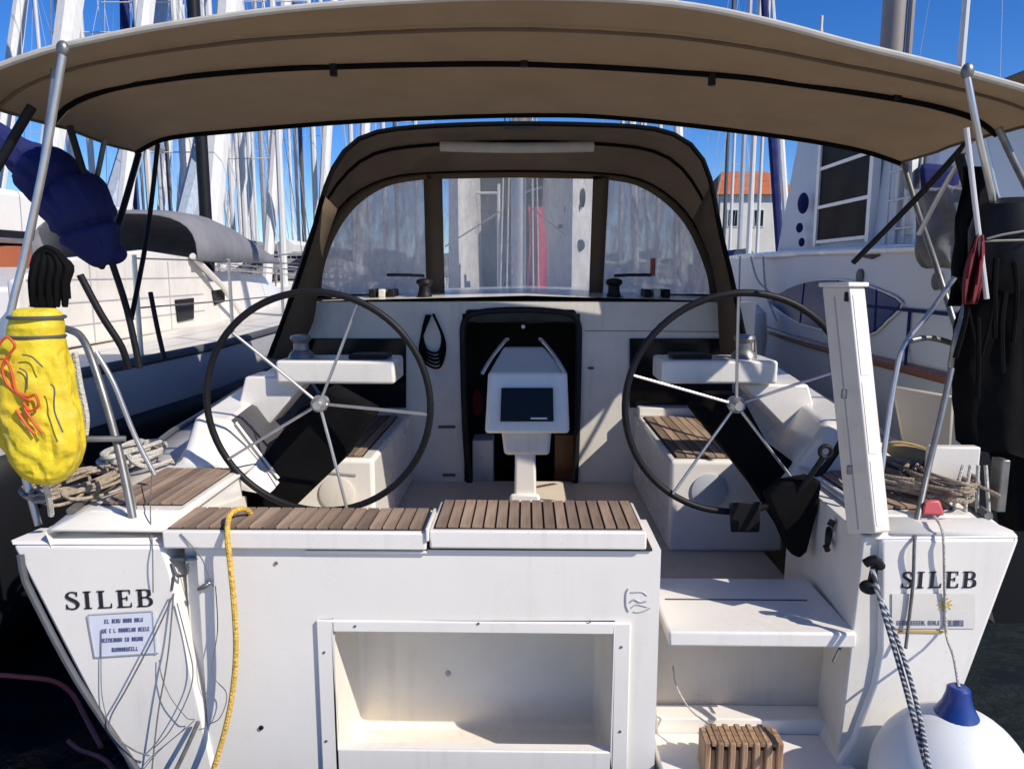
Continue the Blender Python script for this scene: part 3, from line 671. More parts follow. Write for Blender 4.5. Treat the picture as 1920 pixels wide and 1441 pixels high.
# deck gear on the coach roof: winches, line clutches
for (px, s) in ((797, -1), (1150, 1)):
    c = at(px, 596, 4.78); c.z = btop + .01
    wn = MB().lathe([(.10 if s > 0 else .07, -.004), (.09 if s > 0 else .06, .012), (.048, .022), (.038, .05), (.036, .085), (.055, .105), (.05, .125), (.02, .135)], c, (0, 0, 1), 24).build('halyard_winch', blk, yacht)
    MB().tube([c + V((0, 0, .15)), c + V((.10 * s, 0, .155)), c + V((.24 * s, .02, .155))], .010, 8, 2).build('winch_handle', blk, wn)
    if s > 0: MB().tube([c + V((.245, .02, .15)), c + V((.245, .02, .26))], .016, 8).build('handle_grip', redr, wn)
    for k in range(3):
        MB().box(c.x + s * (.22 + k * .06) - .022, c.x + s * (.22 + k * .06) + .022, 4.80, 4.98, btop + .02, btop + .075).build('line_clutch', blk if k != 1 else gelw, yacht, bevel=.008)
# mast and boom of this yacht, forward of the hood
ms = empty('mast_rig', (0.02, 6.6, 1.8), 'silver mast and boom of the white yacht, standing beyond its spray hood', 'mast')
MB().tube([(-.06, 6.6, 1.8), (-.06, 6.6, 15.5)], .065, 14).build('mast', alu, ms)
MB().tube([(-.02, 6.48, 3.12), (-.02, 4.5, 3.2)], .07, 12).build('boom', alu, ms)
rows = []
for i in range(11):
    y = 6.4 - i * .18; hgt = .34 - i * .016; rows.append([(-.02 - .10, y, 3.14), (-.02 - .13, y, 3.14 + hgt * .5), (-.02 + .0, y, 3.16 + hgt), (-.02 + .13, y, 3.14 + hgt * .5), (-.02 + .10, y, 3.14)])
MB().grid(rows).build('sail_bag', canvasd, ms, subsurf=1)
b = MB()
for (px, rr) in ((938, .008), (950, .007), (1000, .008), (1010, .006)):
    p = at(px, 548, 6.5); b.tube([p, V((-.02 + (p.x + .02) * .4, 6.55, 6.0))], rr, 6)
b.build('halyards', whr, ms)
b = MB(); b.tube([at(990, 385, 6.45), at(1060, 440, 6.0)], .006, 6); b.tube([at(940, 395, 6.45), at(835, 462, 5.9)], .006, 6); b.build('vang_line', greyr, ms)

# ================================================================== SPRAY HOOD
hood = empty('spray_hood', (0, 4.5, 1.75), 'brown canvas spray hood with clear windows over the companionway of the white yacht', 'spray hood')
NA = 41
outer = resample([(506, 668), (535, 590), (562, 515), (590, 425), (606, 365), (628, 310), (662, 268), (715, 246), (820, 236), (965, 232), (1110, 234), (1215, 240), (1272, 256), (1312, 290), (1334, 345), (1350, 430), (1374, 530), (1402, 662)], NA)
inner = resample([(588, 568), (592, 500), (612, 430), (652, 372), (718, 336), (800, 324), (965, 320), (1120, 324), (1200, 336), (1262, 372), (1306, 425), (1338, 500), (1346, 568)], NA)
r0 = [at(x, y, 4.28) for x, y in outer]
r3 = [at(x, y, 5.05) for x, y in inner]
def mix(a, b_, t): return [p.lerp(q, t) for p, q in zip(a, b_)]
mid = mix(r0, r3, .5); cen = V((0, 4.5, 1.7))
mid = [p + (p - V((cen.x, p.y, cen.z))).normalized() * .055 for p in mid]
m1 = [(p * .375 + q * .75 - r_ * .125) for p, q, r_ in zip(r0, mid, r3)]; m2 = [(-p * .125 + q * .75 + r_ * .375) for p, q, r_ in zip(r0, mid, r3)]
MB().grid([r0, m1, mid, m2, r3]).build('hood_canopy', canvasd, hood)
MB().tube(r0, .014, 8).build('aft_edge', blkf, hood)
MB().tube([p + V((0, 0, -.012)) for p in mid], .010, 8).build('hoop', blkf, hood)
for A_, B_ in (([(500, 672), (512, 640), (535, 590), (562, 515), (590, 425), (606, 365)], [(556, 676), (570, 640), (588, 600), (596, 540), (606, 470), (632, 392)]), ([(1334, 345), (1350, 430), (1374, 530), (1392, 610), (1404, 668)], [(1300, 410), (1330, 480), (1344, 545), (1348, 620), (1352, 672)])):
    A = resample(A_, 12); B = resample(B_, 12)
    MB().grid([[at(x, y, 4.285) for x, y in A], [at(x + (u - x) * .5, y + (v - y) * .5, 4.42) for (x, y), (u, v) in zip(A, B)], [at(x, y, 4.5) for x, y in B]]).build('side_skirt', canvasd, hood, solid=.006)
MB().tube(r3, .010, 8).build('front_seam', blkf, hood)
# rolled centre window under the roof, its pale colour stands for sunlight
MB().tube([at(826, 274, 4.55), at(960, 277, 4.53), at(1113, 275, 4.55)], .03, 10, 4).build('rolled_panel', hemm, hood)
MB().box(at(945, 238, 4.27).x, at(1003, 238, 4.27).x, 4.26, 4.272, at(975, 242, 4.27).z, at(975, 237, 4.27).z).build('strap_slot', blk, hood)
# front wall, panes
PDp = 5.06
def pane(poly, m):
    o = MB().prism([at(x, y, PDp) for x, y in poly], (0, .0015, 0)).build('window_pane', m, hood, flat=True); return o
paneL = [(598, 553), (602, 505), (624, 440), (664, 384), (724, 346), (797, 333), (803, 553)]
paneC = [(826, 331), (1114, 331), (1108, 552), (831, 552)]
paneR = [(1134, 333), (1196, 345), (1254, 380), (1296, 430), (1328, 505), (1336, 553), (1127, 553)]
pane(paneL, vin_s); pane(paneC, vin_c); pane(paneR, vin_s)
def strip(a, c, m, nm):
    n = 26; A = resample(a, n); C = resample(c, n)
    return MB().grid([[at(x, y, PDp - .004) for x, y in A], [at(x, y, PDp - .004) for x, y in C]]).build(nm, m, hood, solid=.006)
strip([(588, 566), (592, 500), (612, 430), (652, 372), (718, 336), (800, 322)], [(602, 553), (607, 505), (629, 442), (668, 387), (727, 349), (800, 336)], canvasd, 'window_border')
strip([(800, 321), (965, 317), (1130, 321)], [(800, 336), (965, 333), (1130, 336)], canvasd, 'window_border')
strip([(1130, 321), (1200, 334), (1264, 370), (1308, 424), (1340, 500), (1348, 566)], [(1130, 336), (1194, 348), (1250, 383), (1291, 432), (1323, 507), (1331, 553)], canvasd, 'window_border')
strip([(794, 330), (800, 558)], [(829, 330), (834, 558)], canvasd, 'mullion')
strip([(1112, 330), (1104, 558)], [(1142, 330), (1130, 558)], canvasd, 'mullion')
strip([(588, 551), (1346, 551)], [(588, 563), (1346, 563)], blkf, 'bottom_hem')
# flaps below the hem closing to the roof
b = MB(); b.add([at(588, 560, PDp), at(1346, 560, PDp), V((at(1346, 560, PDp).x, PDp + .01, 1.72)), V((at(588, 560, PDp).x, PDp + .01, 1.72))], [(0, 1, 2, 3)])
b.build('hood_flap', gelw, hood, solid=.004)

# ================================================================== BIMINI
bim = empty('bimini_awning', (0, 2.7, 1.2), 'tan canvas bimini awning stretched over steel hoops above the cockpit of the white yacht', 'bimini')
DA, DM, DF = 2.56, 3.15, 4.02
NB = 81
aft = resample([(-95, 172), (-40, 143), (0, 124), (60, 103), (120, 86), (300, 50), (550, 16), (800, -1), (960, -6), (1150, -2), (1300, 12), (1450, 43), (1600, 83), (1760, 122), (1920, 166), (2010, 196), (2040, 210)], NB)
front = resample([(254, 284), (285, 266), (325, 254), (430, 243), (640, 226), (800, 218), (975, 213), (1120, 215), (1280, 230), (1480, 255), (1580, 272), (1640, 286), (1690, 304)], NB)
midb = resample([(92, 230), (130, 190), (200, 162), (300, 143), (440, 128), (620, 118), (985, 113), (1340, 133), (1520, 154), (1680, 178), (1760, 194), (1830, 216), (1870, 246)], NB)
ra = [at(x, y, DA) for x, y in aft]; rm = [at(x, y, DM) for x, y in midb]; rf = [at(x, y, DF) for x, y in front]
def q3(t):   # quadratic through three hoops
    tm = (DM - DA) / (DF - DA)
    la = (t - tm) * (t - 1) / tm; lm = t * (t - 1) / (tm * (tm - 1)); lf = t * (t - tm) / (1 - tm)
    return [p * la + q * lm + r_ * lf for p, q, r_ in zip(ra, rm, rf)]
rows = []
for i in range(25):
    t = i / 24; r_ = q3(t); sag = -.010 * abs(math.sin(math.pi * t * 2))
    rows.append([p + V((0, 0, sag + (.013 * noise.noise(V((p.x * 2.2, p.y * 3.5, 0))) + .005 * noise.noise(V((p.x * 9 + p.y * 4, p.y * 5, 3)))) * math.sin(math.pi * t) + rnd.uniform(-.001, .001))) for p in r_])
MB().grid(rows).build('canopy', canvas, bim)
MB().tube(ra, .011, 8).build('aft_hem', hemm, bim)
h2 = q3(.16); MB().tube([p + V((0, 0, -.012)) for p in h2], .008, 8).build('hoop_pocket', canvasd, bim)
for tt in (.135, (DM - DA) / (DF - DA) + .035):
    MB().tube([p + V((0, 0, -.003)) for p in q3(tt)], .0024, 6).build('stitch_line', hemm, bim)
hm = q3((DM - DA) / (DF - DA)); hoopm = MB().tube([p + V((0, 0, -.016)) for p in hm], .011, 8).build('hoop', blkf, bim)
MB().tube([p + V((0, 0, -.010)) for p in rf], .012, 8).build('hoop', blkf, bim)
for s_, idx in ((0, 0), (1, -1)):
    MB().tube([rows[i][idx] for i in range(25)], .007, 6).build('side_hem', canvasd, bim)
for (px, py) in ((625, 126), (983, 120), (1335, 143), (255, 150), (1683, 182)):
    c = at(px, py, DM - .01); big = px in (625, 1335)
    MB().box(c.x - .014, c.x + .014, c.y - .012, c.y + .012, c.z - (.036 if big else .012), c.z + .012).build('clip', blk, bim, bevel=.004)
def pole(pts, r, m=steel, nm='pole', k=4):
    pts = [(x, y, d * 1.138 if y < 400 else d * (1.138 - .09 * min(1, (y - 400) / 500))) for x, y, d in pts]; r *= 1.12
    return MB().tube([at(*p) for p in pts], r, 10, k).build(nm, m, bim)
pole([(118, 100, 2.2), (84, 300, 2.2), (46, 480, 2.22), (16, 620, 2.24), (26, 800, 2.28), (72, 984, 2.3)], .0115)
pole([(102, 130, 2.3), (82, 300, 2.3), (56, 450, 2.3)], .010, steeld)
pole([(1812, 138, 2.2), (1836, 260, 2.2), (1866, 400, 2.30), (1884, 560, 2.50), (1890, 840, 2.58)], .0095)
pole([(1846, 262, 2.35), (1868, 360, 2.35), (1876, 380, 2.35)], .007)
pole([(1872, 240, 2.5), (1900, 300, 2.5), (1940, 380, 2.5)], .011, steeld)
for f_ in ((118, 92, 2.2), (1814, 134, 2.2)):
    c = at(f_[0], f_[1], f_[2] * 1.138); MB().ball(c, .02, .018, .026, 10).build('pole_joint', steeld, bim)
pole([(130, 236, 2.72), (168, 360, 2.8), (206, 480, 2.88), (238, 580, 2.94), (262, 690, 3.0)], .0125, blk, 'strut')  # black puts the shade on the left steel struts into colour
pole([(196, 262, 3.0), (180, 340, 2.95), (172, 352, 2.9)], .010, steeld, 'strut')
pole([(260, 288, 3.36), (222, 420, 3.15), (190, 500, 2.95)], .0135, blk, 'strut')
pole([(296, 270, 3.3), (276, 440, 3.2), (246, 598, 3.0)], .010, blk, 'strut')
pole([(60, 200, 2.4), (30, 250, 2.4), (-10, 320, 2.4)], .015, blk, 'strut')
pole([(282, 548, 3.2), (294, 610, 3.2), (308, 672, 3.2)], .010, blk, 'strut')
pole([(150, 515, 2.6), (190, 590, 2.65), (228, 650, 2.7), (240, 690, 2.75)], .0125, blk, 'strut')
pole([(1694, 308, 3.36), (1722, 400, 3.2), (1756, 500, 3.0), (1800, 640, 2.9)], .011, steeld, 'strut')
pole([(1818, 262, 2.75), (1720, 370, 3.0), (1600, 492, 3.3)], .012, blk, 'strut')
pole([(1822, 262, 2.7), (1770, 350, 2.8), (1722, 440, 2.9)], .009, steel, 'strut')
pole([(1798, 290, 2.6), (1826, 400, 2.6), (1852, 520, 2.6)], .016, blk, 'strut')

# ================================================================== PUSHPITS (rails) of the yacht
def rail(pts, r, m=steel, k=5):
    return MB().tube([at(*p) for p in pts], r, 10, k).build('pushpit_rail', m, yacht)
rail([(86, 612, 2.55), (130, 618, 2.5), (158, 640, 2.45), (188, 720, 2.4), (224, 850, 2.36), (256, 1006, 2.3)], .0125, steeld)
rail([(180, 660, 2.6), (214, 720, 2.6), (252, 815, 2.6), (290, 890, 2.6)], .009)
rail([(20, 824, 2.28), (120, 823, 2.3), (236, 822, 2.36)], .010, steeld)
rail([(210, 800, 2.45), (232, 870, 2.42), (262, 1000, 2.36)], .010)
rail([(1790, 520, 2.6), (1740, 590, 2.6), (1696, 645, 2.58), (1680, 700, 2.56), (1664, 800, 2.52), (1650, 905, 2.46)], .009)
rail([(1784, 690, 2.5), (1762, 790, 2.46), (1740, 880, 2.42), (1714, 1002, 2.32)], .010, steeld)
rail([(1700, 640, 2.58), (1750, 634, 2.62), (1830, 660, 2.7), (1900, 690, 2.75)], .010, steeld)
for (x, y, d) in ((256, 1008, 2.3), (1714, 1004, 2.32)):
    MB().lathe([(.03, 0), (.028, .008), (.016, .014)], at(x, y, d), (0, 0, 1), 14).build('rail_foot', steel, yacht)
# black fairlead and cleat on starboard quarter
b = MB(); b.tube([at(1622, 1056, T - .02), at(1640, 1048, T - .03), at(1652, 1062, T - .02)], .014, 8, 3); b.ball(at(1630, 1100, T - .02), .03, .025, .022, 12); b.tube([at(1640, 1060, T - .01), at(1632, 1098, T - .01)], .012, 8)
b.build('fairlead', blk, yacht)
b = MB(); b.tube([at(208, 992, 2.28), at(236, 986, 2.28), at(262, 984, 2.28)], .008, 8, 3); b.build('cleat', steeld, yacht)
b = MB(); b.tube([at(1740, 975, 2.34), at(1775, 976, 2.34)], .007, 8); b.build('cleat', rubber, yacht)

# ================================================================== GANGWAY PLANK standing at the starboard quarter
gw = empty('gangway_plank', at(1630, 995, 2.3), 'tall white folded gangway standing upright on the starboard quarter beside the right wheel', 'gangway')
E0, E1 = at(1640, 1000, 2.16), at(1592, 538, 2.20)                   # near edge, bottom and top
A0, A1 = at(1588, 1000, 2.32), at(1541, 538, 2.36)
B0, B1 = at(1670, 996, 2.195), at(1622, 538, 2.235)
b = MB().hexa([E0, B0, A0 + (B0 - E0), A0, E1, B1, A1 + (B1 - E1), A1]); b.build('plank', gelw, gw, bevel=.006)
dn, dr = (A0 - E0).normalized(), (B0 - E0).normalized()
b = MB()
for (t0, t1) in ((.03, .30), (.33, .62), (.65, .97)):
    P = lambda t: E0.lerp(E1, t)
    b.hexa([P(t0) - dn * .002 + dr * .012, P(t0) - dn * .002 + dr * .05, P(t0) - dn * .0005 + dr * .05, P(t0) - dn * .0005 + dr * .012, P(t1) - dn * .002 + dr * .012, P(t1) - dn * .002 + dr * .05, P(t1) - dn * .0005 + dr * .05, P(t1) - dn * .0005 + dr * .012])
b.build('side_rail', gel, gw)
up = V((0, 0, .014)); o_ = (A1 - E1) * .06; o2 = (B1 - E1) * .15
b = MB().hexa([E1 - o_ - o2, B1 - o_ + o2, A1 + (B1 - E1) + o_ + o2, A1 + o_ - o2, E1 - o_ - o2 + up, B1 - o_ + o2 + up, A1 + (B1 - E1) + o_ + o2 + up, A1 + o_ - o2 + up]); b.build('end_cap', gel, gw, bevel=.004)
for (x, y) in ((1588, 556), (1582, 738), (1592, 880)):
    c = at(x, y, 2.215); MB().box(c.x - .008, c.x + .008, c.y - .008, c.y + .003, c.z - .014, c.z + .014).build('catch', blk if y < 600 else steeld, gw, bevel=.003)
MB().tube([A0.lerp(E0, .45).lerp(A1.lerp(E1, .45), t) - dr * .002 for t in (.02, .6, .96)], .0025, 6).build('seam', inkg, gw)

# ================================================================== FENDER
fc = at(1780, 1474, 1.97)
fen = empty('ball_fender', fc, 'large white ball fender with blue collar hanging below the right name SILEB', 'fender')
MB().ball(fc, .215, .205, .235, 32).build('fender_ball', fendw, fen)
ftop = fc + V((0, 0, .222))
MB().lathe([(.058, -.012), (.060, 0), (.053, .012), (.040, .036), (.032, .064), (.030, .082), (.022, .088), (.010, .086)], ftop, (.0, 0, 1), 24).build('fender_collar', bluep, fen)
MB().tube([ftop + V((0, 0, .085)), at(1788, 1230, 2.08), at(1774, 1185, T - .015), at(1771, 1100, T - .012), at(1768, 1000, T - .01), at(1752, 968, 2.3)], .0045, 8, 4).build('fender_lanyard', whr, fen)

# ================================================================== ROPES
def rope(nm, pts, r, m, label, k=6, n=8, cat='rope', group=None):
    o = MB().tube([at(*p) for p in pts], r, n, k).build(nm, m); return tag(o, label, cat, group)
rope('yellow_rope', [(446, 966, 2.37), (470, 964, 2.33), (455, 953, 2.28), (432, 964, 2.24), (426, 1000, T - .035), (432, 1060, T - .05), (440, 1150, T - .06), (442, 1230, T - .06), (434, 1310, T - .06), (420, 1375, T - .07), (398, 1450, T - .09), (380, 1520, T - .1)], .0085, yelr, 'yellow rope hanging from the teak bench down the white transom')
rope('mooring_rope', [(1636, 1066, T - .03), (1652, 1130, T - .05), (1690, 1260, 2.0), (1742, 1450, 1.7), (1800, 1640, 1.45)], .0075, fleck, 'upper strand of dark flecked mooring rope leading from the black fairlead to the quay', group='mooring ropes at the fairlead')
rope('mooring_rope', [(1640, 1098, T - .05), (1664, 1150, T - .06), (1700, 1250, 2.0), (1726, 1350, 1.85), (1744, 1450, 1.66), (1790, 1640, 1.42)], .0065, fleck, 'lower twisted strand of dark flecked mooring rope crossing beside the ball fender', group='mooring ropes at the fairlead')
rope('grey_rope', [(1722, 1000, 2.3), (1715, 1012, T - .01), (1712, 1090, T - .012), (1704, 1165, T - .014), (1698, 1215, T - .03)], .005, greyr, 'short grey cord hanging over the right name SILEB')
rope('thin_line', [(326, 1112, T - .02), (290, 1190, T - .03), (240, 1285, T - .03), (206, 1348, T - .03), (216, 1378, T - .03), (250, 1405, T - .03), (280, 1416, T - .03)], 0.0026, greyr, 'dark thin line running diagonally down across the left stern sticker')
rope('thin_line', [(325, 1115, T - .012), (318, 1200, T - .02), (310, 1260, T - .03), (296, 1340, T - .03), (284, 1450, T - .04)], 0.0024, greyr, 'grey line hanging straight from the hinge under the left lid end')
rope('thin_line', [(298, 1236, T - .01), (304, 1270, T - .02), (322, 1310, T - .03), (350, 1345, T - .03), (362, 1352, T - .03), (300, 1405, T - .03), (262, 1450, T - .03)], 00.0014, greyr, 'slack grey line looping low between the left quarter and the locker')
rope('thin_line', [(332, 1130, T - .01), (350, 1200, T - .01), (362, 1260, T - .02), (350, 1310, T - .03), (318, 1370, T - .04), (290, 1400, T - .04)], 0.0019, greyr, 'thin pale line curving beside the left edge of the stern locker')
rope('thin_line', [(190, 1180, T - .008), (190, 1290, T - .01), (200, 1345, T - .02)], 0.0014, greyr, 'finest grey line hanging straight from the left sticker')
rope('thin_line', [(404, 1098, T - .012), (408, 1180, T - .02), (398, 1260, T - .03), (425, 1300, T - .02), (412, 1345, T - .02), (385, 1358, T - .02)], 0.0015, greyr, 'fine line looping behind the yellow rope')
rope('mooring_rope', [(372, 1352, T - .03), (348, 1405, T - .05), (322, 1460, T - .08), (280, 1560, 1.95)], .007, greyr, 'thick grey mooring rope slanting down at the bottom left of the transom')
rope('step_cord', [(1262, 1248, T + .2), (1268, 1285, T + .15), (1295, 1330, T + .1), (1335, 1360, T + .02)], .003, whr, 'thin pale cord running from under the swim step to the slatted step')
rope('tie_line', [(338, 1000, T - .015), (362, 1026, T - .018), (380, 1050, T - .02), (392, 1080, T - .02), (400, 1098, T - .01)], 0.0019, greyr, 'short dark line across the left end of the bench lid')
rope('tie_line', [(285, 880, 2.6), (282, 960, 2.3), (286, 1030, T - .01), (287, 1110, T - .01)], 0.0019, greyr, 'grey line hanging from the left rail past the name SILEB')
rope('red_hose', [(-40, 1262, 2.5), (40, 1268, 2.55), (100, 1276, 2.6), (135, 1300, 2.62), (158, 1340, 2.6), (190, 1400, 2.5)], .009, redr, 'upper red hose drooping over the dark water left of the stern', group='red hoses by the stern')
rope('red_hose', [(128, 1388, 2.5), (150, 1405, 2.45), (190, 1420, 2.4), (214, 1445, 2.3), (230, 1500, 2.2)], .008, redr, 'lower short red hose close to the left hull edge', group='red hoses by the stern')
def coil(c, rx, ry, rz, n, seed, m, r, nm, label):
    q = random.Random(seed); b = MB(); pts = []; tw = q.uniform(-.3, .3)
    for i in range(n * 10):                                   # one long rope flaked down in flattened, shifting loops
        a = i * 2 * math.pi / 10; k = i / (n * 10); f_ = .72 + .28 * math.sin(k * 21 + seed)
        e1 = rx * f_ * (1 + .25 * noise.noise(V((i * .13, seed, 0)))); e2 = ry * (1.25 - f_ * .4) * (1 + .25 * noise.noise(V((i * .13, seed, 5))))
        x, y = math.cos(a) * e1, math.sin(a) * e2; t_ = tw + .8 * noise.noise(V((k * 6, seed, 9)))
        pts.append(c + V((x * math.cos(t_) - y * math.sin(t_) + rx * .35 * noise.noise(V((k * 8, seed, 2))), x * math.sin(t_) + y * math.cos(t_) + ry * .3 * noise.noise(V((k * 8, seed, 3))), r + rz * (k ** .8) * (.65 + .35 * noise.noise(V((i * .21, seed, 7)))))))
    b.tube(pts, r, 6, 3)
    e0 = pts[-1]; b.tube([e0, e0 + V((rx * .6, -ry * .3, -rz * .3)), V((c.x + rx * 1.2, c.y - ry * .5, c.z + r)), V((c.x + rx * 1.5, c.y + ry * .1, c.z + r))], r, 6, 4)
    return tag(b.build(nm, m), label, 'rope')
c = atz(125, 925, 1.18); coil(c + V((0, .06, 0)), .12, .2, .05, 12, 3, tanr, .006, 'rope_pile', 'tangled tan rope heaped on the left side deck below the yellow bag')
c = atz(215, 880, 1.18); coil(c + V((.02, .1, 0)), .10, .16, .10, 7, 9, whr, .009, 'rope_pile', 'loose pale rope lying on the left side deck beside the teak helm seat')
c = atz(1805, 945, 1.18); coil(c + V((-.02, .1, .02)), .11, .17, .09, 13, 21, tanr, .006, 'rope_pile', 'large tangled tan rope heap on the right quarter deck under the outboard motor')
c = atz(1700, 920, 1.19); coil(c + V((0, .1, 0)), .13, .18, .07, 12, 33, tanr, .008, 'rope_pile', 'brown rope coils lying right of the white gangway')
b = MB(); c = at(812, 600, 4.74)
for k in range(5):
    w_ = .05 + k * .008; b.tube([at(800, 590, 4.62) + V((k * .006, 0, 0)), at(792, 625, 4.62) + V((-k * .004, -.004 * k, -.02 * k)), at(800, 655, 4.62) + V((0, -.004 * k, -.022 * k)), at(822, 660, 4.62) + V((k * .003, -.004 * k, -.022 * k)), at(829, 630, 4.62) + V((k * .004, 0, -.01 * k)), at(812, 588, 4.62)], .008, 6, 5)
tag(b.build('rope_coil', blkf), 'dark rope coil hanging from the left halyard winch beside the companionway', 'rope')
for (x0, y0, d0, sd) in ((628, 575, 4.85, 1), (1240, 590, 4.85, 2)):
    coil(at(x0, y0, d0), .22, .12, .06, 9, sd, blkf if sd == 1 else tanr, .010, 'rope_pile', 'black rope tails lying under the left end of the spray hood' if sd == 1 else 'brown rope tails lying under the right end of the spray hood')
for i in range(4):   # loose ends stuck up by the right rope heap
    x = 1788 + i * 22
    rope('rope_end', [(x, 960, 2.42), (x + 6 - i * 3, 915, 2.42), (x + 18 - 8 * i, 872, 2.44)], .006, whr, ['leftmost stiff pale rope end above the right rope heap','second stiff pale rope end above the right rope heap','third stiff pale rope end above the right rope heap','rightmost stiff pale rope end above the right rope heap'][i], group='rope ends on the right quarter')

# ================================================================== HORSESHOE BUOY BAG
bag = empty('buoy_bag', at(85, 900, 2.2), 'yellow horseshoe lifebuoy bag hanging on the left stern rail', 'lifebuoy bag')
rows = []
bd = 2.17
prof = [(577, 34, 102, .02), (584, 28, 110, .045), (594, 24, 114, .052), (612, 20, 116, .060), (620, 19, 116, .058), (628, 17, 116, .058), (640, 6, 118, .066), (668, -6, 124, .072), (700, -9, 130, .078), (740, -8, 138, .082), (775, -6, 146, .086), (806, 0, 151, .086), (842, 14, 151, .083), (868, 32, 144, .074), (888, 48, 134, .060), (900, 62, 122, .042), (906, 76, 108, .02)]
fine = []
for k in range(len(prof) - 1):
    for j in range(4):
        t = j / 4; fine.append(tuple(p_ + (q_ - p_) * t for p_, q_ in zip(prof[k], prof[k + 1])))
fine.append(prof[-1])
for (y, xl, xr, dp) in fine:
    l_, r_ = at(xl, y, bd), at(xr, y, bd); cc = (l_ + r_) / 2; hw = (r_ - l_).length / 2; rr = []
    k_ = max(0, min(1, (y - 636) / 40)) * max(0, min(1, (906 - y) / 40))
    for j in range(56):
        a = 2 * math.pi * j / 56; c_, s_ = math.cos(a), math.sin(a)
        u = V((c_ * 2.6 + y * .004, y * .006, s_ * 2.2))
        cr_ = abs(noise.noise(V((c_ * 5 + y * .012, y * .008, s_ * 3)))) ; lump = noise.noise(V((c_ * 1.8, y * .016, s_ * 1.8 + 4)))
        dsp = k_ * (.012 * lump - .011 * max(0, .10 - cr_) / .10)
        m_ = abs(c_) ** .75 * (1 if c_ > 0 else -1)
        rr.append(cc + V((m_ * hw + c_ * dsp, s_ * (dp + dsp * 1.4), 0)))
    rows.append(rr)
b = MB().grid(rows, close=True); b.add(rows[0], [tuple(range(56))]); b.add(rows[-1], [tuple(range(56))])
b.build('bag_body', yel, bag, subsurf=1)
MB().tube([at(x, y, 2.3) for x, y in ((140, 660), (150, 720), (162, 780), (160, 815))], .010, 6, 4).build('white_strap', whr, bag)
for y, xl, xr in ((594, 22, 116), (630, 20, 116)):
    l_, r_ = at(xl, y, bd), at(xr, y, bd); cc = (l_ + r_) / 2
    b = MB(); rr = []
    for j in range(33):
        a = 2 * math.pi * j / 32; rr.append(cc + V((math.cos(a) * ((r_ - l_).length / 2 + .002), math.sin(a) * .062, 0)))
    b.tube(rr, .005, 6, cap=False); b.build('bag_seam', rubber, bag)
b = MB()
for pts in ([(-5, 650), (12, 632), (28, 648), (14, 668), (4, 690), (14, 720), (40, 742), (58, 752)], [(-12, 676), (10, 674), (22, 700), (30, 732), (52, 744), (66, 740), (72, 760), (56, 770), (44, 754)], [(46, 765), (62, 790), (80, 812)], [(30, 768), (52, 800), (66, 814)]):
    b.tube([at(x, y, bd - .088) for x, y in pts], .0040, 6, 5)
b.build('orange_cord', orange, bag)
b = MB()
for pts in ([(42, 665), (58, 668), (72, 680), (80, 688)], [(36, 690), (50, 700), (50, 730)], [(95, 720), (102, 730), (102, 770), (118, 810)]):
    b.tube([at(x, y, bd - .086) for x, y in pts], .0022, 6, 4)
b.build('bag_fold_shade', rubber, bag)  # thin dark tubes draw the shade in the bag creases
b = MB()
for pts in ([(72, 580), (66, 530), (70, 490), (90, 470), (108, 488), (104, 540), (96, 582)], [(84, 580), (86, 520), (92, 478)], [(112, 560), (118, 520), (100, 480)], [(62, 500), (70, 478), (92, 466), (118, 490), (126, 560)]):
    b.tube([at(x, y, 2.2) for x, y in pts], .011, 6, 4)
for k in range(5):
    x = 62 + k * 15; b.tube([at(x, 575, 2.2), at(x + 5 * noise.noise(V((k, 0, 0))), 530, 2.19), at(x + 6 + 10 * noise.noise(V((k, 3, 0))), 500, 2.19), at(92 + (x - 92) * .5, 472 + 3 * k % 7, 2.2)], [.008, .014, .016, .008], 6, 4)
b.build('bag_strap', blkf, bag)
MB().tube([at(84, 905, bd), at(92, 935, 2.2), at(96, 965, 2.25)], .009, 6, 3).build('bag_tail', whr, bag)

# ================================================================== SLATTED TEAK STEP
stp = empty('slatted_step', (at(1400, 1400, 2.2).x, 2.2, .395), 'small slatted teak step with rounded corners standing on the bathing platform', 'step')
x0, x1 = at(1322, 1400, 2.12).x, at(1482, 1400, 2.12).x; zt = at(1400, 1393, 2.12).z; n = 7; pw = (x1 - x0) / n
yb = 2.225
for i in range(n):
    a = x0 + i * pw; inset = .014 if i in (0, n - 1) else 0
    MB().box(a + .001, a + pw * .58, 2.12 + inset * .5, yb - inset, .396, zt - .3 * inset).build('slat', teakx, stp, bevel=.005)
for i in range(n - 1):
    a = x0 + i * pw + pw * .58
    MB().box(a + .0006, a + pw * .42 + .0002, 2.123, yb - .012, zt - .014, zt - .001).build('spacer', teakx, stp, bevel=.002)
    MB().box(a + .0006, a + pw * .42 + .0002, 2.136, yb - .02, .40, zt - .034).build('spacer', teakx, stp, bevel=.002)
b = MB()
for i in range(n - 1):
    a = x0 + i * pw + pw * .58
    b.box(a + .0006, a + pw * .42 + .0002, 2.18, 2.19, zt - .0335, zt - .0145)
b.build('hole_shade', caulk, stp)  # black sheets paint the shade inside the holes

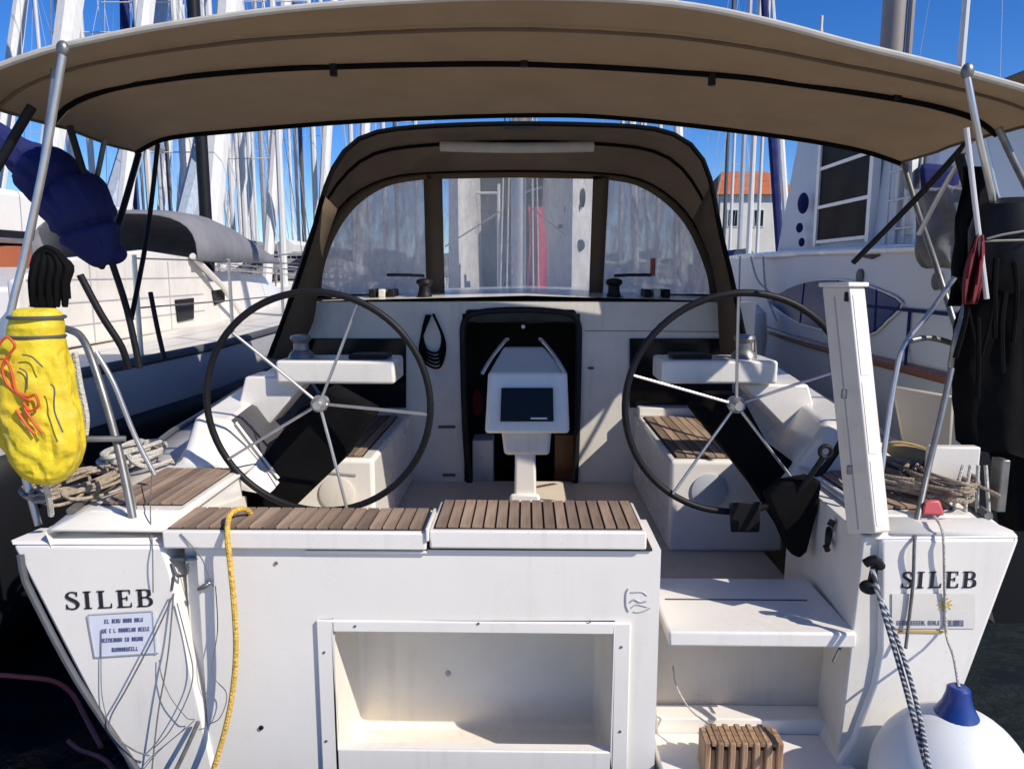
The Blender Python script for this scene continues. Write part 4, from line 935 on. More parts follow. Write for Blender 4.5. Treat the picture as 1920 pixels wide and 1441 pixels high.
# ================================================================== OUTBOARD MOTOR, FLAG, BOARD on the right rail
om = empty('outboard_motor', at(1870, 840, 2.6), 'black outboard motor clamped to the right stern rail', 'outboard motor')
od = 2.62
b = MB(); rows = []
for (y, xl, xr, dp) in ((372, 1862, 1965, .06), (384, 1840, 1985, .10), (430, 1826, 1995, .12), (500, 1824, 1995, .12), (548, 1836, 1985, .10), (560, 1846, 1975, .08)):
    l_, r_ = at(xl, y, od), at(xr, y, od); cc = (l_ + r_) / 2; hw = (r_ - l_).length / 2
    rows.append([cc + V((math.copysign(abs(math.cos(2 * math.pi * j / 20)) ** .7, math.cos(2 * math.pi * j / 20)) * hw, math.sin(2 * math.pi * j / 20) * dp, 0)) for j in range(20)])
b.grid(rows, close=True); b.add(rows[0], [tuple(range(20))]); b.add(rows[-1], [tuple(range(20))]); b.build('cowling', blk, om)
b = MB(); rows = []
for i in range(40):
    y = 545 + (985 - 545) * i / 39; t = i / 39
    xl = lerp([(0, 1818), (.1, 1800), (.3, 1790), (.66, 1798), (.69, 1862), (1, 1880)], t) + 7 * noise.noise(V((t * 9, 1, 0))); xr = 1985 + 8 * noise.noise(V((t * 5, 7, 0)))
    l_, r_ = at(xl, y, od), at(xr, y, od); cc = (l_ + r_) / 2; hw = (r_ - l_).length / 2; rr = []
    for j in range(60):
        a = 2 * math.pi * j / 60; f_ = 1 + (.05 + .12 * t) * math.sin(9 * a + 3 * noise.noise(V((a, t * 3, 0)))) + .09 * noise.noise(V((math.cos(a) * 3, math.sin(a) * 3, t * 6)))
        rr.append(cc + V((math.cos(a) * hw * (1 + (f_ - 1) * .3), math.sin(a) * .095 * f_, 0)))
    rows.append(rr)
b.grid(rows, close=True); b.add(rows[0], [tuple(range(60))]); b.add(rows[-1], [tuple(range(60))]); b.build('leg_cover', blkf, om)
q = random.Random(8)
for k in range(7):
    x = 1800 + k * 17; y = 560 + q.uniform(-20, 160); b = MB()
    b.tube([at(x, y - 60, od - .12), at(x + q.uniform(-10, 14), y, od - .13), at(x + q.uniform(-12, 12), y + 90, od - .125)], q.uniform(.004, .010), 6, 4); b.build('hanging_strap', blkf, om)
rows = []
for i in range(12):
    t = i / 11; rows.append([at(1806 - 30 * t + 8 * noise.noise(V((t * 4, 0, 0))) + u * (52 + 26 * t), 312 + 262 * t, 2.75 + .05 * math.sin(u * 7 + t * 4)) for u in [k / 10 for k in range(11)]])
MB().grid(rows).build('hanging_cover', blkf, om, solid=.003)
b = MB(); b.tube([at(1850, 448, od - .13), at(1880, 440, od - .13), at(1930, 432, od - .12)], .004, 6, 3); b.tube([at(1846, 452, od - .125), at(1930, 450, od - .125)], .004, 6); b.build('cowling_trim', steeld, om)
b = MB(); b.tube([at(1812, 560, od - .04), at(1802, 600, od - .05), at(1790, 640, od - .06), at(1782, 690, od - .05)], .010, 8, 4); b.build('tiller', steeld, om)
MB().box(at(1772, 845, 2.44).x, at(1868, 845, 2.44).x, 2.52, 2.56, at(1800, 958, 2.52).z, at(1800, 838, 2.52).z).build('mount_board', gelw, om, bevel=.006)
MB().box(at(1880, 860, 2.5).x, at(1896, 860, 2.5).x, 2.5, 2.56, at(1800, 960, 2.5).z, at(1800, 862, 2.5).z).build('mount_bracket', steeld, om, bevel=.004)
flag = empty('furled_flag', at(1835, 600, 2.45), 'shade darkened red flag hanging limp on its staff beside the outboard motor', 'flag')
MB().tube([at(1812, 240, 2.45), at(1828, 380, 2.45), at(1850, 560, 2.45)], .008, 8, 3).build('flag_staff', aluw, flag)
rows = []
for i in range(12):
    t = i / 11; y = 440 + 130 * t; cx = 1836 - 18 * t; hw = (8 + 11 * math.sin(t * 2.6)); rr = []
    for j in range(13):
        u = j / 12 * 2 - 1; rr.append(at(cx + u * hw, y, 2.45 + .03 * math.sin(u * 6 + t * 3)))
    rows.append(rr)
MB().grid(rows).build('flag_cloth', redc, flag, solid=.002)  # red darkened so the cloth carries its shade in the colour
o = MB().hexa([at(1728, 966, 2.34), at(1772, 966, 2.34), at(1768, 962, 2.42), at(1734, 962, 2.42), at(1734, 938, 2.35), at(1762, 936, 2.35), at(1760, 936, 2.4), at(1738, 936, 2.4)]).build('deck_block', pinkp, bevel=.008)
tag(o, 'small red plastic block on the right quarter deck between gangway and rope heap', 'deck block')
# ochre cushion beyond gangway
b = MB(); c = atz(1715, 872, 1.2); b.hexa([c + V(p) for p in ((-.11, -.1, 0), (.10, -.14, 0), (.14, .2, 0), (-.1, .22, 0), (-.10, -.09, .09), (.09, -.12, .06), (.12, .18, .07), (-.09, .2, .1))])
tag(b.build('canvas_bundle', ochre, subsurf=2), 'ochre canvas bundle lying on the right side deck behind the gangway', 'canvas bundle')


# ================================================================== NEIGHBOURS
def hull_mb(L, B, fb, nst=14, bowrise=.35):
    """a yacht hull along +y, stern at y = 0, centred on x = 0, waterline z = 0"""
    b = MB(); rows = []
    tab = [(0, .36), (.25, .48), (.5, .5), (.75, .36), (.9, .17), (1, .012)]
    for i in range(nst):
        t = i / (nst - 1); h = lerp(tab, t) * B; z = fb + bowrise * t * t
        half = [(h, t * L, z), (h * .985, t * L, z * .7), (h * .9, t * L, z * .3), (h * .7, t * L * .985, 0), (0, t * L * .97, -.25)]
        rows.append([(-x, y, zz) for x, y, zz in half] + [(x, y, zz) for x, y, zz in half[::-1]][1:])
    b.grid(rows); b.add(rows[0], [tuple(range(9))])
    for i in range(nst - 1):
        a, c = rows[i], rows[i + 1]; b.add([a[0], a[8], c[8], c[0]], [(0, 1, 2, 3)])
    return b
def shift(b, v):
    v = V(v); b.v = [p + v for p in b.v]; return b
# left neighbour
ny = empty('neighbour_yacht', (-4.05, 3.0, 0), 'neighbouring slate hulled yacht with white cockpit enclosure and grey spray hood, on the left', 'sailboat')
nx = -4.05
tabn = [(0, .44), (.2, .5), (.5, .5), (.75, .38), (.9, .2), (1, .01)]
rows = []
for i in range(16):
    t = i / 15; h = lerp(tabn, t) * 3.8; z = 1.40 + .3 * t * t; d = 3.0 + 11 * t
    half = [(h, d, z), (h * .985, d, z * .7), (h * .93, d, z * .25), (h * .75, d, -.1), (0, d, -.3)]
    rows.append([(nx - x, y, zz) for x, y, zz in half] + [(nx + x, y, zz) for x, y, zz in half[::-1]][1:])
b = MB().grid(rows); b.add(rows[0], [tuple(range(9))]); b.build('hull', navyhull, ny)
b = MB(); b.grid([[V(r_[8]) * .36 + V(r_[7]) * .64 + V((.006, -.004, 0)), V(r_[7]) + V((.008, -.004, 0)), V(r_[6]) + V((.01, -.004, 0)), V(r_[5]) + V((.01, -.004, -.02))] for r_ in rows]); b.build('lower_hull', blkhull, ny, solid=.004)  # black sheet laid over the grey hull to paint its low shade
b = MB(); b.add([V(rows[0][i]) + V((0, -.008, -.12 if i in (0, 8) else 0)) for i in range(9)], [tuple(range(9))]); b.build('stern_panel', blkhull, ny, solid=.004)
b = MB(); b.grid([[r_[0] + V((0, 0, .004)) if isinstance(r_[0], Vector) else V(r_[0]) + V((0, 0, .004)), V(r_[8]) + V((0, 0, .004))] for r_ in rows]); b.build('deck', gelw, ny)
b = MB().tube([V(r_[8]) + V((-.01, 0, .03)) for r_ in rows], .03, 8, 2); b.build('gunwale', rubber, ny)
# white enclosure side made of panels with seams
xw = -3.15
pts = [(4.6, 1.43), (7.75, 1.43), (7.6, 1.75), (7.2, 2.08), (6.2, 2.13), (5.1, 2.04), (4.6, 1.9)]
enc = MB().prism([(xw, y, z) for y, z in pts], (-.06, 0, 0)).build('cockpit_enclosure', gelw, ny, bevel=.02)
b = MB()
for y in (5.4, 6.0, 6.6): b.bar((xw + .003, y, 1.45), (xw + .003, y, 2.04), .012, .006, (1, 0, 0))
for z in (1.58, 1.74, 1.9): b.bar((xw + .003, 4.7, z), (xw + .003, 7.3, z), .008, .005, (1, 0, 0))
b.build('panel_seams', inkg, enc)
for (xa_, xb_, ya_, yb_) in ((327, 362, 562, 604), (396, 420, 545, 572)):
    q = [atx(xa_, ya_, xw + .004), atx(xb_, ya_ - 4, xw + .004), atx(xb_, yb_ - 6, xw + .004), atx(xa_ + 5, yb_, xw + .004)]
    MB().prism(q, (.012, 0, 0)).build('port_light', glassd, enc, bevel=.008)
MB().hexa([(nx - 1.5, 4.9, 1.42), (xw - .07, 4.9, 1.42), (xw - .07, 7.5, 1.42), (nx - 1.5, 7.5, 1.42), (nx - 1.4, 4.95, 1.85), (xw - .08, 4.95, 1.85), (xw - .08, 7.3, 2.0), (nx - 1.4, 7.3, 2.0)]).build('cockpit_coaming', gel, ny, bevel=.03)
rows = []
for i in range(7):
    d = 7.0 + i * .42; hh = (0.44, .5, .5, .44, .34, .2, .02)[i]; rr = []
    for j in range(17):
        a = math.pi * j / 16; rr.append((nx + .22 + math.copysign(abs(math.cos(a)) ** .6, math.cos(a)) * .78, d, 2.05 + math.sin(a) ** .6 * hh))
    rows.append(rr)
MB().grid(rows).build('spray_hood', greyc, ny, solid=.01)
MB().tube([(nx + .95, 7.0, 2.1), (nx + .98, 7.6, 1.8), (nx + 1.0, 8.1, 1.45)], .03, 8).build('hood_strap', gelw, ny)
rows = []
for d, h, z in ((7.5, .9, 1.95), (8.5, .9, 1.95), (9.5, .85, 1.9), (10.6, .7, 1.7), (11.4, .5, 1.55)):
    rows.append([(nx - h, d, 1.4), (nx - h + .12, d, z), (nx, d, z + .05), (nx + h - .12, d, z), (nx + h, d, 1.4)])
MB().grid(rows).build('coach_roof', gel, ny)
for d in (4.4, 5.6, 6.8, 8.0, 9.2, 10.4):
    x = nx + lerp(tabn, (d - 3) / 11) * 3.8 - .06; MB().tube([(x, d, 1.42), (x, d, 2.05)], .013, 8).build('stanchion', steel, ny)
b = MB()
for z in (1.74, 2.03): b.tube([(nx + lerp(tabn, (d - 3) / 11) * 3.8 - .06, d, z) for d in (4.4, 5.6, 6.8, 8.0, 9.2, 10.4, 12.0, 13.6)], .005, 6)
b.build('guard_wire', steeld, ny)
b = MB()
for d in (12.2, 13.0, 13.7):
    x = nx + lerp(tabn, (d - 3) / 11) * 3.8 - .05; b.tube([(x, d, 1.5), (x, d, 2.2)], .016, 6)
b.tube([(nx + .95, 12.2, 2.2), (nx + .6, 13, 2.22), (nx, 14.1, 2.3), (nx - .6, 13, 2.22)], .016, 6, 3); b.build('pulpit', steel, ny)
MB().tube([(nx, 9.6, 1.9), (nx, 9.6, 15)], .075, 12).build('mast', blk, ny)
MB().tube([(nx, 8.5, 3.3), (nx, 5.4, 3.45)], .06, 10).build('boom', alu, ny)
b = MB()
for x in (nx - 1.6, nx + 1.6): b.tube([(x, 8.9, 1.5), (nx + (x - nx) * .6, 8.7, 8), (nx, 8.6, 14.8)], .006, 5)
b.tube([(nx, 3.05, 1.5), (nx, 8.6, 14.9)], .006, 5); b.tube([(nx, 13.9, 1.75), (nx, 8.6, 14.9)], .006, 5); b.build('shrouds', steeld, ny)
# navy canvas roll hanging over its rail
cl_ = smooth_path([at(-30, 235, 3.3), at(30, 285, 3.28), at(90, 330, 3.24), at(140, 385, 3.2), at(172, 445, 3.2), at(196, 496, 3.2)], 12)
rad_ = [.05, .075, .125, .15, .125, .035]; rows = []
for i, p in enumerate(cl_):
    t = i / (len(cl_) - 1); q_ = t * 5; j0 = min(int(q_), 4); rr0 = rad_[j0] + (rad_[j0 + 1] - rad_[j0]) * (q_ - j0)
    tg = (cl_[min(len(cl_) - 1, i + 1)] - cl_[max(0, i - 1)]).normalized(); sd = tg.cross(V((0, 1, 0))).normalized(); up_ = sd.cross(tg); rr = []
    pinch = 1 - .22 * max(math.exp(-((t - c_) / .025) ** 2) for c_ in (.3, .52, .74))
    for j in range(40):
        a = 2 * math.pi * j / 40; f_ = 1 + .16 * noise.noise(V((math.cos(a) * 1.6, math.sin(a) * 1.6, t * 7))) - .10 * max(0, .2 - abs(noise.noise(V((math.cos(a) * 3, math.sin(a) * 3, t * 4 + 8))))) / .2
        rr.append(p + (sd * math.cos(a) + up_ * math.sin(a)) * (rr0 * f_ * pinch))
    rows.append(rr)
b = MB().grid(rows, close=True); b.add(rows[0], [tuple(range(40))]); b.add(rows[-1], [tuple(range(40))])
nr = tag(b.build('canvas_roll', navy), 'bulging navy canvas roll hanging above the yellow bag, left of the bimini', 'canvas roll')
for c_ in (.3, .52, .74):
    i = int(c_ * (len(rows) - 1)); cen_ = sum(rows[i], V((0, 0, 0))) / 40
    MB().tube([cen_ + (p - cen_) * 1.02 for p in rows[i] + rows[i][:1]], .007, 6, cap=False).build('lashing', navy, nr)
tag(MB().ball(at(205, 475, 3.25), .07, .07, .05, 12).build('canvas_bundle', navy), 'small navy canvas lump at the lower end of the navy roll', 'canvas bundle')
# orange workboat at far left
wb = empty('work_boat', (-7.6, 7.5, 0), 'orange brown hulled boat with white cabin at the far left edge', 'boat')
shift(hull_mb(9, 3.4, 2.25), (-7.9, 7.2, 0)).build('hull', orangeb, wb)
MB().box(-9.2, -6.25, 8.2, 12, 2.3, 2.95).build('cabin', gel, wb, bevel=.08)
MB().box(-9.22, -6.23, 8.6, 11.6, 2.36, 2.45).build('cabin_band', blk, wb)

# right neighbour: motor yacht in its own shade
my = empty('motor_yacht', (4.4, 4.0, 0), 'large pale motor yacht lying in shade alongside on the right, with blue windows', 'motor yacht')
X = 2.36
side = lambda d: X + .05 * max(0, d - 6) ** 1.6
rows = []
for i in range(12):
    d = 4.0 + i * 1.0
    rows.append([(side(d), d, 2.06 + .012 * (d - 4)), (side(d) + .0, d, 1.5), (side(d) + .03, d, 1.36), (side(d) + .12, d, .5), (side(d) + .35, d, -.2)])
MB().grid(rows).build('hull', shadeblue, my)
MB().add([(X, 4.0, 2.06), (X + 4, 4.0, 2.06), (X + 4, 4.0, -.2), (X + .35, 4, -.2), (X + .12, 4.0, .5), (X + .03, 4, 1.36)], [(0, 1, 2, 3, 4, 5)]).build('transom', blkhull, my)  # black here paints the shade low on the right
b = MB().grid([[V(r_[0]) + V((0, 0, .003)), V(r_[0]) + V((4, 0, .003))] for r_ in rows]); b.build('deck', gelw, my)
b = MB().tube([V(r_[0]) + V((0, 0, .02)) for r_ in rows], .03, 8); b.build('cap_rail', gel, my)
b = MB().tube([V(r_[2]) + V((-.02, 0, .0)) for r_ in rows], .035, 8); b.build('rubbing_strake', wood, my)
def sidepoly(pp, x, nm, m, par=my, th=-.012): return MB().prism([atx(px, py, x) for px, py in pp], (th, 0, 0)).build(nm, m, par, flat=True)
sidepoly([(1440, 566), (1478, 540), (1530, 525), (1590, 526), (1640, 540), (1692, 568), (1664, 602), (1630, 628), (1560, 622), (1490, 602)], X - .004, 'hull_window', winb)
wp = [(1440, 566), (1478, 540), (1530, 525), (1590, 526), (1640, 540), (1692, 568), (1664, 602), (1630, 628), (1560, 622), (1490, 602), (1440, 566)]
MB().tube([atx(px, py, X - .014) for px, py in wp], .007, 8, 3).build('window_rim', gelw, my)
for (p0, p1) in (((1508, 531), (1500, 606)), ((1572, 525), (1568, 622)), ((1644, 541), (1640, 622))): MB().tube([atx(*p0, X - .016), atx(*p1, X - .016)], .008, 6).build('window_bar', navy, my)
b = MB().tube([(X - .012, d, 1.72) for d in (4.0, 4.6, 5.2)], .012, 6); b.build('hull_seam', navy, my)
b = MB().tube([(X - .012, 4.62, 1.72), (X - .012, 4.62, 1.38)], .010, 6); b.build('hull_seam', navy, my)
sidepoly([(1612, 480), (1650, 474), (1664, 462), (1658, 474), (1636, 486)], X - .004, 'air_intake', blk)
# deckhouse
xd = 2.62
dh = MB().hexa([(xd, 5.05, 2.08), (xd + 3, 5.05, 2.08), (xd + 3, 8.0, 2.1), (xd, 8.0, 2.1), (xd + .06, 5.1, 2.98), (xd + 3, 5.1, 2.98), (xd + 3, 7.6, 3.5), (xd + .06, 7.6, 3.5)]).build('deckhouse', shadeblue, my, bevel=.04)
wx = xd - .012
ws = (1542, 1636, 292, 448)
q0, q1 = atx(ws[0], 300, wx), atx(ws[1], 300, wx)
yA, yB = q1.y, q0.y
MB().box(wx - .004, wx + .03, yA, yB, 2.22, 3.10).build('side_window', darkwin, my)
fw = MB()
fw.box(wx - .02, wx + .04, yB, yB + .06, 2.18, 3.2); fw.box(wx - .02, wx + .04, yA - .06, yA, 2.18, 3.2)
for z in (2.2, 2.50, 2.83, 3.12): fw.box(wx - .016, wx + .02, yA + .001, yB - .001, z, z + .028)
fw.build('window_frame', gel, my)
for d, zc in ((4.35, 1.9), (5.35, 1.92)):
    MB().lathe([(.05, 0), (.055, .01), (.04, .014)], (X - .002, d, zc), (-1, 0, 0), 16).build('hull_vent', rubber, my)
for (d, z, w_, h_) in ((5.18, 2.5, .16, .5), (5.42, 2.4, .05, .5)):
    MB().box(xd - .01, xd + .03, d, d + w_, z - .3, z + h_ - .1).build('side_panel', gelw, my, bevel=.006)
b2 = MB()
for k in range(4): b2.tube([(xd - .03, 5.12 + k * .13, 2.12), (xd - .03, 5.12 + k * .13, 2.95)], .010, 6)
for k in range(4): b2.tube([(xd - .03, 5.12, 2.25 + k * .2), (xd - .03, 5.51, 2.25 + k * .2)], .009, 6)
b2.build('side_ladder', aluw, my)
b2 = MB()
for (p0, p1) in (((7.9, 2.1), (7.2, 1.75)), ((7.5, 2.1), (7.0, 1.5)), ((8.3, 2.12), (8.0, 1.4))): b2.tube([(X - .02, p0[0], p0[1]), (X - .05, (p0[0] + p1[0]) / 2, (p0[1] + p1[1]) / 2 - .05), (X - .02, p1[0], p1[1])], .010, 6, 4)
b2.build('fender_line', whr, my)
for d in (7.3, 8.2):
    MB().lathe([(.03, .62), (.11, .54), (.13, .3), (.11, .06), (.03, 0)], (X - .14, d, 1.02), (0, 0, 1), 16).build('hull_fender', gelw, my)
b = MB().box(xd - .25, xd + .02, 5.0, 7.9, 2.085, 2.13); b.build('side_ledge', gel, my, bevel=.01)
c = at(1676, 40, 9); MB().tube([(c.x, 9, 2.0), (c.x, 9, 9.5)], .13, 12).build('mast', brownm, my); MB().tube([(c.x + .14, 8.9, 2.0), (c.x + .14, 8.9, 9.5)], .035, 8).build('backstay', brownm, my)
MB().box(3.2, 6.5, 4.2, 5.6, 3.18, 3.24).build('aft_awning', canvas, my, bevel=.02)
for (px, y0, y1, d) in ((1506, 362, 400, 7.0), (1499, 418, 436, 7.0), (1503, 446, 462, 7.0)):
    c = atx(px, (y0 + y1) / 2, xd - .06); hgt = (y1 - y0) * c.y / F / 2
    o = MB().ball(c, min(.05, hgt * .7), min(.05, hgt * .7), hgt, 12).build('hanging_fender', navy); tag(o, {362: 'dark oval fender hanging on the pale motor yacht deckhouse, topmost of three', 418: 'small dark float below the oval fender on the motor yacht deckhouse', 446: 'lowest small dark float hanging on the motor yacht deckhouse'}[y0], 'fender')
b = MB()
q = random.Random(4)
rows = []
for i in range(14):
    t = i / 13; y = 352 + 150 * t; cx = 1768 + 14 * math.sin(t * 5) + 10 * t; hw = 14 + 40 * math.sin(math.pi * min(1, t * .9 + .08)) ** .8; l_ = at(cx, y, 3.9); rr = []
    for j in range(28):
        a = 2 * math.pi * j / 28; k_ = 1 + .13 * math.sin(3 * a + t * 4) + .09 * math.sin(7 * a - t * 9) + q.uniform(-.05, .05)
        rr.append(l_ + V((math.cos(a) * hw * 3.9 / F * k_, math.sin(a) * .16 * k_, .02 * math.sin(5 * a + t * 7))))
    rows.append(rr)
b.grid(rows, close=True); b.add(rows[0], [tuple(range(28))]); b.add(rows[-1], [tuple(range(28))])
tag(b.build('tarpaulin_bundle', tarpm, subsurf=1), 'crumpled grey tarpaulin bundle hanging behind the right bimini struts', 'tarpaulin')
b = MB().hexa([at(1728, 372, 4.0), at(1796, 366, 4.0), at(1796, 366, 4.2), at(1728, 372, 4.2), at(1724, 305, 4.0), at(1802, 312, 4.0), at(1802, 312, 4.2), at(1724, 305, 4.2)])
tag(b.build('canvas_bundle', navy, bevel=.03), 'square navy canvas cover high behind the right bimini struts', 'canvas cover')
rows = []
for i in range(6):
    t = i / 5; rows.append([at(1690 + 42 * u + t * (8 - u * 18), 285 + 70 * t, 4.1 + .06 * math.sin(u * 9)) for u in [k / 8 for k in range(9)]])
tag(MB().grid(rows).build('white_cloth', sailw, solid=.004), 'pale cloth hanging in folds below the right front corner of the bimini', 'cloth')
b = MB().hexa([at(1692, 830, 3.4), at(1782, 850, 3.3), at(1782, 850, 3.45), at(1692, 830, 3.55), at(1672, 722, 3.4), at(1790, 742, 3.3), at(1790, 742, 3.45), at(1672, 722, 3.55)])
tag(b.build('boarding_ramp', sand, bevel=.01), 'pinkish grey boarding board standing beyond the right deck edge', 'board')

# big catamaran seen through the centre pane of the hood
ct = empty('catamaran', (0, 16, 0), 'tall white catamaran with oval portholes seen through the clear centre hood window', 'catamaran')
for (xa_, xb_) in ((830, 890), (1018, 1128)):
    a, c = at(xa_, 400, 16), at(xb_, 400, 16); m_ = (a.x + c.x) / 2; h = (c.x - a.x) / 2; rows = []
    for z, k in ((0, .75), (1.2, 1.08), (2.2, 1.0), (3.2, .95), (4.4, .9)):
        rows.append([(m_ - h * k, 22, z), (m_ - h * k, 17.2, z), (m_ - h * k * .75, 16.3, z), (m_, 16.0 - .03 * z, z), (m_ + h * k * .75, 16.3, z), (m_ + h * k, 17.2, z), (m_ + h * k, 22, z)])
    b = MB().grid(rows); b.add(rows[-1], [tuple(range(7))]); b.build('hull', gelw, ct)
for (px, py, w_, hgt) in ((1072, 392, .17, .26), (1092, 372, .06, .2), (1088, 460, .09, .12), (1050, 425, .05, .05)):
    MB().lathe([(1, 0), (1, .05), (.9, .06)], (0, 0, 0), (0, -1, 0), 20)
    c = at(px, py, 16.18); b = MB(); b.lathe([(.99, 0), (1, .03), (.85, .05)], (0, 0, 0), (0, -1, 0), 20); b.v = [V((c.x + p.x * w_, c.y - .1 + p.y, c.z + p.z * hgt)) for p in b.v]; b.build('porthole', glassd, ct)
MB().box(at(870, 400, 18.5).x, at(1040, 400, 18.5).x, 18.5, 21, 1.2, 4.6).build('bridge_deck', darkint, ct)
b = MB()
for px in (935, 962, 975): b.tube([at(px, 345, 17), at(px, 560, 17)], .035, 6)
b.tube([at(880, 362, 17), at(935, 362, 17)], .03, 6); b.tube([at(985, 360, 17), at(1020, 350, 17)], .03, 6); b.build('rail', aluw, ct)
rows = []
for i in range(10):
    t = i / 9; rows.append([at(990 + 3 * math.sin(t * 5) + u * (26 + 16 * t), 388 + 170 * t, 15.2 + .05 * math.sin(u * 8 + t)) for u in [k / 8 for k in range(9)]])
tag(MB().grid(rows).build('red_cloth', redb, solid=.02), 'red cloth hanging in front of the catamaran, seen through the centre hood window', 'cloth')
tag(MB().tube([at(978, 372, 15.1), at(980, 560, 15.1)], .045, 8).build('post', sand), 'pale wooden post beside the red cloth beyond the hood window', 'post')

# ---------------------------------------------------------------- far yachts
def far_yacht(name, furl, furlr, mastm, cover, L=10.5, H=14.0, mr=.075, hullm=None, lean=0):
    r_ = empty(name, (0, 0, 0), None, None)
    hull_mb(L, 3.4, 1.15, 10).build('hull', hullm or gel, r_)
    rows = []
    for y, h, z in ((1.5, 1.1, 1.25), (2.5, 1.2, 1.75), (L * .55, 1.0, 1.7), (L * .75, .5, 1.35)):
        rows.append([(-h, y, 1.1), (-h + .1, y, z), (h - .1, y, z), (h, y, 1.1)])
    b = MB().grid(rows); b.add(rows[0], [(0, 1, 2, 3)]); b.build('cabin', gelw, r_)
    rows = [[(math.cos(math.pi * j / 8) * 1.15, y, 1.7 + math.sin(math.pi * j / 8) ** .6 * h) for j in range(9)] for y, h in ((1.9, .6), (2.5, .62), (3.4, .1))]
    MB().grid(rows).build('spray_hood', cover, r_, solid=.01)
    my_ = L * .57
    MB().tube([(0, my_, 1.2), (0, my_, H)], mr, 8).build('mast', mastm, r_)
    MB().tube([(0, my_ - .1, 2.5), (0, my_ - L * .36, 2.55)], [.2, .13], 8).build('sail_cover', cover, r_)
    if furl:
        MB().tube([(0, L - .25, 1.7), (lean * .5, L * .8, H * .5), (lean, my_ + .3, H * .96)], [furlr * .7, furlr, furlr * .8, furlr * .45], 8).build('furled_sail', furl, r_)
    b = MB()
    for sx in (-1.25, 1.25): b.tube([(sx, my_ - .2, 1.2), (sx * .55, my_, H * .55), (0, my_, H - .3)], .006, 4)
    b.tube([(0, .2, 1.2), (0, my_, H - .1)], .006, 4); b.tube([(-.75, my_, H * .55), (.75, my_, H * .55)], .014, 4)
    b.build('rigging', aluw, r_)
    b = MB()
    for sx in (-1, 1):
        pr = [(sx * (lerp([(0, .36), (.25, .48), (.5, .5), (.75, .36), (.9, .17), (1, .02)], t) * 3.3), t * L, 1.15 + .35 * t * t + .62) for t in (.0, .15, .3, .5, .7, .85, .97)]
        b.tube(pr, .014, 4)
        for p in pr: b.tube([(p[0], p[1], p[2] - .62), p], .016, 4)
    b.build('guard_rail', steel, r_)
    return r_
protos = {
 'wn': far_yacht('far_yacht', navy, .15, alu, navy), 'ww': far_yacht('far_yacht', sailw, .16, aluw, greyc),
 'wW': far_yacht('far_yacht', sailw, .25, aluw, sailw), 'g': far_yacht('far_yacht', sailg, .27, aluw, greyc, H=8.6), 'd': far_yacht('far_yacht', None, 0, rubber, navy, mr=.07),
 'p': far_yacht('far_yacht', None, 0, aluw, greyc, mr=.085), 'l': far_yacht('far_yacht', navy, .12, aluw, navy, lean=1.6),}
desc = {'g': 'thick shade toned blue grey furled headsail', 'wn': 'navy furled headsail', 'ww': 'white furled headsail', 'wW': 'very thick white furled headsail', 'd': 'bare black mast', 'p': 'bare pale mast', 'l': 'slanting thin navy furled headsail', 'b': 'brown grey mast'}
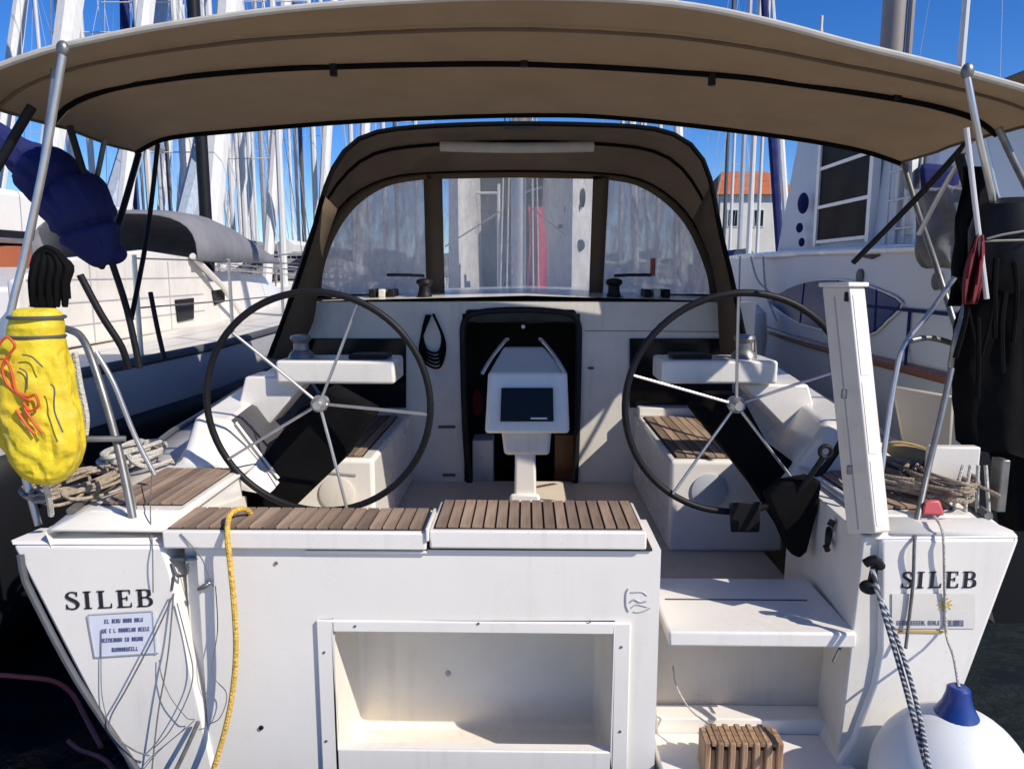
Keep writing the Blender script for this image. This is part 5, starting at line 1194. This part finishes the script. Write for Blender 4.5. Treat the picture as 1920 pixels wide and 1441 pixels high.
spots = [  # mast pixel column, distance of the mast, kind, turned (bow towards us), where
 (112, 15, 'wn', 1, 'leftmost beside the left bimini pole'), (150, 19, 'ww', 1, 'just right of the left bimini pole'), (278, 17, 'wW', 1, 'below the left front corner of the bimini'),
 (350, 21, 'wn', 1, 'above the grey spray hood on the left'), (398, 20, 'l', 1, 'in the gap left of the spray hood'), (432, 24, 'ww', 1, 'midway between bimini corner and spray hood'),
 (525, 17, 'wW', 1, 'close left of the spray hood'), (232, 27, 'p', 0, 'behind the left bimini struts'), (316, 26, 'd', 0, 'right of the left bimini corner'),
 (375, 30, 'ww', 1, 'in the second row above the grey spray hood'), (460, 28, 'ww', 1, 'in the second row left of the spray hood'), (492, 22, 'wn', 1, 'left of the thick white headsail by the spray hood'),
 (566, 25, 'd', 1, 'touching the left outline of the spray hood'), (345, 18, 'g', 1, 'over the grey spray hood end'), (455, 19, 'g', 1, 'right of the slanting navy sail'), (408, 16, 'ww', 1, 'just right of the slanting navy headsail'), (590, 21, 'ww', 1, 'half hidden behind the left hood edge'), (660, 24, 'ww', 1, 'upper left part of the left hood pane'), (780, 30, 'p', 1, 'right part of the left hood pane'), (588, 33, 'p', 0, 'directly behind the left hood edge'), (640, 36, 'ww', 0, 'above the left shoulder of the spray hood'),
 (742, 27, 'd', 0, 'seen through the left hood pane'), (690, 40, 'p', 1, 'in the third row through the left hood pane'), (420, 42, 'p', 0, 'in the last row left of the spray hood'),
 (335, 44, 'ww', 0, 'in the last row over the grey spray hood'), (545, 45, 'p', 1, 'in the last row near the left hood edge'), (265, 40, 'd', 1, 'in the last row under the bimini corner'),
 (300, 26, 'p', 1, 'first thin mast right of the left bimini corner'), (362, 36, 'ww', 1, 'behind the thick shade toned headsail'), (385, 33, 'p', 1, 'left of the slanting navy headsail'), (446, 31, 'p', 1, 'thin one right of the slanting navy headsail'), (476, 37, 'ww', 1, 'left of the navy headsail near the hood'), (508, 34, 'p', 1, 'behind the thick white headsail by the hood'), (556, 30, 'ww', 1, 'right edge of the thick white headsail'), (612, 29, 'p', 1, 'above the left hood corner'), (720, 25, 'ww', 1, 'left of the black mast in the left hood pane'), (1165, 28, 'ww', 1, 'left part of the right hood pane'), (1235, 24, 'ww', 1, 'middle of the right hood pane'), (1362, 30, 'd', 1, 'right of the spray hood before the terracotta roof'), (1374, 42, 'p', 0, 'beside the black mast right of the hood'), (1392, 25, 'wn', 1, 'in front of the terracotta roof'),
 (1410, 24, 'p', 1, 'over the terracotta roofed house'), (1426, 33, 'ww', 1, 'right end of the terracotta roof'), (1455, 28, 'ww', 0, 'above the right side of the bimini'),
 (1540, 38, 'p', 0, 'thinnest above the right side of the bimini'), (1200, 46, 'ww', 1, 'in the right hood pane'), (1270, 40, 'p', 1, 'right side of the right hood pane'),
]
used = set()
for px, d, k, turn, where in spots:
    src = protos[k]; o = src if k not in used else copy_tree(src); used.add(k)
    p = at(px, 40 if px in (112, 150, 232, 1455, 1540) else 330, d); my_ = 10.5 * .57
    if turn: o.rotation_euler.z = math.pi; o.location = (p.x, d + my_, 0)
    else: o.location = (p.x, d - my_, 0)
    tag(o, 'distant yacht with ' + desc[k] + ', ' + where, 'sailboat', 'distant yachts across the marina')

# ---------------------------------------------------------------- houses ashore
def house(x0, x1, d, zb, ze, zr, wallm, label, cols=3, rws=2, dep=9):
    h = empty('house', ((x0 + x1) / 2, d, zb), label, 'house', 'houses on the far shore')
    MB().box(x0, x1, d, d + dep, zb, ze).build('wall', wallm, h)
    e = .4; ym = d + dep / 2
    MB().add([(x0 - e, d - e, ze), (x1 + e, d - e, ze), (x1 + e, d + dep + e, ze), (x0 - e, d + dep + e, ze), (x0 + 1.2, ym, zr), (x1 - 1.2, ym, zr)], [(0, 1, 5, 4), (2, 3, 4, 5), (1, 2, 5), (3, 0, 4), (0, 3, 2, 1)]).build('roof', terra, h, flat=True)
    for i in range(cols):
        for j in range(rws):
            cx = x0 + (x1 - x0) * (i + .5) / cols; cz = zb + (ze - zb) * (j + .55) / rws; hw = min(.6, (x1 - x0) / cols * .22)
            f = MB().box(cx - hw, cx + hw, d - .05, d - .005, cz - .7, cz + .7).build('window', gelw, h)
            MB().box(cx - hw + .1, cx + hw - .1, d - .07, d - .052, cz - .6, cz + .6).build('pane', glassd, f)
hx = lambda px, d: at(px, 500, d).x
hz = lambda py, d: at(985, py, d).z
house(hx(1346, 60), hx(1490, 60), 60, 0, hz(366, 60), hz(308, 60), stucco, 'white house with bright terracotta roof right of the spray hood', 3, 2)
